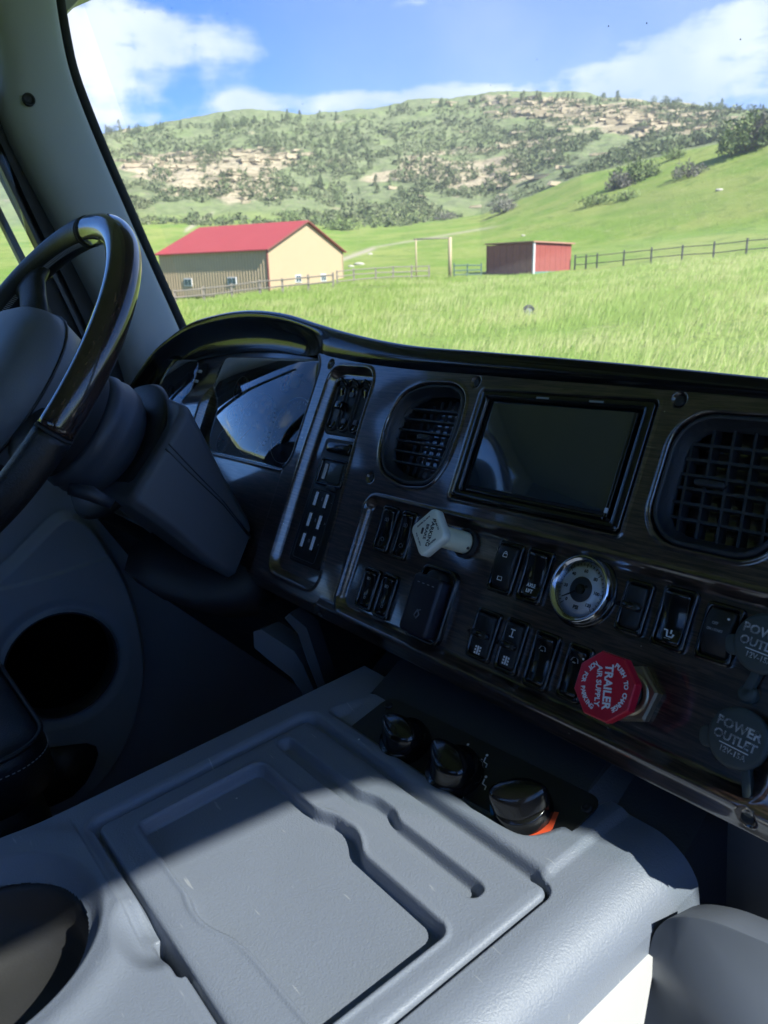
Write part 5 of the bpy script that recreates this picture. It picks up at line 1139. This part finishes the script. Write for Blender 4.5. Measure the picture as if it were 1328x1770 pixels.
# climate control panel
def climate():
    zf = lambda y: -.010 + (y - .345) * .30
    s_ = math.atan(.30); o = V(-.48, .40, ZC + zf(.40)); o = o * KS; fr = at(TM, *o) @ Matrix.Rotation(s_, 4, 'X')
    k = thing('climate_panel', 'black climate control panel with three gloss knobs behind the console lid', 'climate control', fr); inv = (fr.inverted() @ TM)
    def loc(x, y, h=0): 
        d = ray(x, y); n = V(0, -math.sin(s_), math.cos(s_)); n_c = M3.T @ n; t = ((o + n * h) @ n) / (n_c @ d); p = M3 @ (d * t); q = inv @ Vector(tuple(p)); return q.x, q.y
    out = round_poly([loc(*p) for p in [(596, 1268), (676, 1206), (1046, 1386), (1000, 1432), (962, 1464), (905, 1436)]], .012)
    mesh('panel', *poly_prism([tuple(p) for p in out], .0005, .0022), BLK, k, smooth=False)
    def knob(px, py, ang, d, label=None):
        x, y = loc(px, py, .012); m = T_(x, y, .002, ang)
        kb = mesh('knob', *xf(lathe([(d, 0), (d, .004), (d * .93, .010), (d * .90, .0115)], 40), m), GLOSS, k)
        rg = []
        for z, w2, l2 in ((.008, d * .86, d * .97), (.013, d * .74, d * .99), (.020, d * .56, d * .97), (.0245, d * .46, d * .90), (.0262, d * .30, d * .78)):
            rg.append([(l2 * math.cos(a) * (1 if math.cos(a) < 0 else 1.05), w2 * math.sin(a) * (1 - .2 * max(0, math.cos(a))), z) for a in np.linspace(0, 2 * math.pi, 29)[:-1]])
        mesh('grip', *xf(stack(rg, True, True), m), GLOSS, kb)
    knob(696, 1274, math.radians(172), .0245); knob(781, 1326, math.radians(165), .0255); knob(900, 1386, math.radians(38), .0235)
    def icon(px, py, vf, sz, mm, a=0): x, y = loc(px, py, .002); mesh('icon', *xf(vf, T_(x, y, .0024, a) @ Matrix.Scale(sz, 4)), mm, k, smooth=False)
    person = join(tube([(-.3, .5, 0), (-.1, .0, 0), (.4, -.05, 0), (.55, -.4, 0)], .07, 4), xf(lathe([(.14, 0), (.14, .05)], 10), T_(-.35, .75, 0)), tube([(-.8, .1, 0), (-.4, .1, 0)], .05, 4))
    for px, py in ((805, 1299), (838, 1318), (836, 1356)): icon(px, py, person, .0088, WHT)
    icon(794, 1381, join(tube([(-.6, 0, 0), (-.3, .5, 0), (.3, .5, 0), (.6, 0, 0), (-.6, 0, 0)], .06, 4), tube([(-.2, -.3, 0), (0, .1, 0), (-.1, .4, 0)], .05, 4)), .007, WHT)
    for px, py, w2 in ((727, 1253, .8), (734, 1264, .5), (741, 1275, .9)): icon(px, py, box(-w2, w2, -.2, .2, 0, .05), .003, WHT)
    icon(740, 1347, join(box(-.8, .8, -.2, .2, 0, .05), box(-.2, .2, -.8, .8, 0, .05)), .0035, BLU)
    def arcband(px, py, r_, a0, a1, w0, w1, mm, nm):
        x, y = loc(px, py, .002); t = np.radians(np.linspace(a0, a1, 20)); vs = []
        for i, q in enumerate(t): f = i / 19; ww = w0 * (1 - f) + w1 * f; vs += [(x + (r_ - ww) * math.cos(q), y + (r_ - ww) * math.sin(q), .0026), (x + r_ * math.cos(q), y + r_ * math.sin(q), .0026)]
        vs2 = vs + [(a, b, .002) for a, b, _ in vs]; mesh(nm, vs2, [(2 * i, 2 * i + 1, 2 * i + 3, 2 * i + 2) for i in range(19)], mm, k, smooth=False)
    for nm, mm, pp in (('hot_arc', ORA, [(910, 1457), (935, 1450), (955, 1432), (966, 1404), (958, 1403), (948, 1424), (930, 1438), (909, 1444)]), ('cold_arc', BLU, [(848, 1408), (847, 1392), (853, 1380), (857, 1384), (855, 1396), (857, 1408)])):
        mesh(nm, *poly_prism([loc(x, y, .0026) for x, y in pp], .0020, .0026), mm, k, smooth=False)
    for px, py in ((673, 1222), (1015, 1399)): x, y = loc(px, py, .001); mesh('screw', *xf(lathe([(.004, .001), (.004, .0035), (.003, .0045), (.001, .003)], 16), T_(x, y)), MATTE, k)
climate()
# lower dash support beside the footwell and the grey bracket
def bracket():
    o = td(490, 1150, .92); k = thing('footwell_bracket', 'grey curved bracket hanging in the dark footwell left of the console', 'bracket', at(TM, *o)); inv = V(*o)
    P = [(438, 1092), (452, 1088), (470, 1100), (508, 1125), (524, 1150), (548, 1205), (532, 1212), (505, 1172), (470, 1145), (440, 1120)]; q = [td(x, y, .93) - inv for x, y in P]
    mesh('arm', *stack([[tuple(p) for p in q], [tuple(p + V(-.01, .03, -.004)) for p in q]], True, True), mat('bracket plastic', (.07, .08, .095), .5), k, smooth=False)
    P = [(500, 1060), (530, 1085), (548, 1140), (565, 1190), (552, 1196), (532, 1145), (515, 1095), (492, 1068)]; q = [td(x, y, .90) - inv for x, y in P]
    mesh('rib', *stack([[tuple(p) for p in q], [tuple(p + V(-.005, .02, 0)) for p in q]], True, True), SOFT, k, smooth=False)
bracket()
cabpart('shaded_console_neck', stack([[(x * KS, (y + dy * (i == 0)) * KS, (z + .1 * i) * KS) for x, dy, z in ((-.70, 0, -.60), (-.70, 0, -.468), (-.633, 0, -.4435), (-.629, -.0305, -.436), (-.352, -.028, -.434), (-.335, 0, -.441), (-.275, 0, -.455), (-.262, 0, -.60))] for i, y in enumerate((.431, .60))], True, True), SOFT)  # same plastic as the console; dark material paints in the shadow under the dash
# passenger side: rear-facing grey pocket panel and the pale board beside the console
def pocket():
    ya = .345; o = V(-.10, ya, -.5); k = thing('dash_pocket_panel', 'shaded grey pocket panel with a rounded top right of the console', 'trim panel', at(TM, *o))
    n = nrm(V(0, -1, .35))
    def pl(x, y): d = ray(x, y); nc = M3.T @ n; t = ((tz(1150, 1590, -.428)) @ n) / (nc @ d); return M3 @ (d * t)
    P = round_poly([pl(*p) for p in [(1092, 1800), (1108, 1700), (1130, 1610), (1150, 1588), (1180, 1583), (1235, 1592), (1330, 1632), (1480, 1700), (1480, 1980), (1060, 1950)]], .012)
    c = np.mean(P, 0); sh = lambda s_, d: [tuple(c + (p - c) * s_ - n * d - o) for p in P]
    mesh('panel', *stack([sh(1, .03), sh(1, .004), sh(.9985, .001), sh(.995, 0)], True, True), mat('pocket grey plastic', (.13, .15, .19), .5, var=.12, vscale=9), k)
pocket()
b = sheet([tz(x, y, -.455) for x, y in ((1138, 1600), (1108, 1770), (1085, 1990), (800, 1990), (1060, 1610))], .012, (0, 0, -1)); o = mesh('white_board', *xf(b, Matrix.Translation((.22, -.1, .461))), WHITE, smooth=False, frame_=at(TM, -.22, .1, -.461)); tag(o, 'white board lying in the sun beside the grey console', 'board')
cabpart('glovebox_face', stack([[(-.26, .47, -.36), (.54, .47, -.36), (.54, .60, -.36), (-.26, .60, -.36)], [(-.26, .43, -.60), (.54, .43, -.60), (.54, .60, -.60), (-.26, .60, -.60)]], True, True), mat('brown grey trim', (.12, .115, .115), .6, var=.2, vscale=30))

# passenger seat, unseen beside the camera, added to bounce sunlight into the cab
def pseat():
    k = thing('added_passenger_seat', 'unseen grey cloth passenger seat added to bounce sunlight into the cab', 'seat', at(TM, .18, -.35, -.9)); m = mat('grey seat cloth', (.16, .16, .16), .9, var=.1, vscale=100)
    mesh('cushion', *xf(rbox(.5, .5, 0, .36, .08, .04), Matrix.Translation((0, 0, 0))), m, k); mesh('backrest', *xf(rbox(.5, .62, 0, .12, .08, .04), Matrix.Translation((0, -.34, .62)) @ Matrix.Rotation(math.radians(80), 4, 'X')), m, k)
pseat()
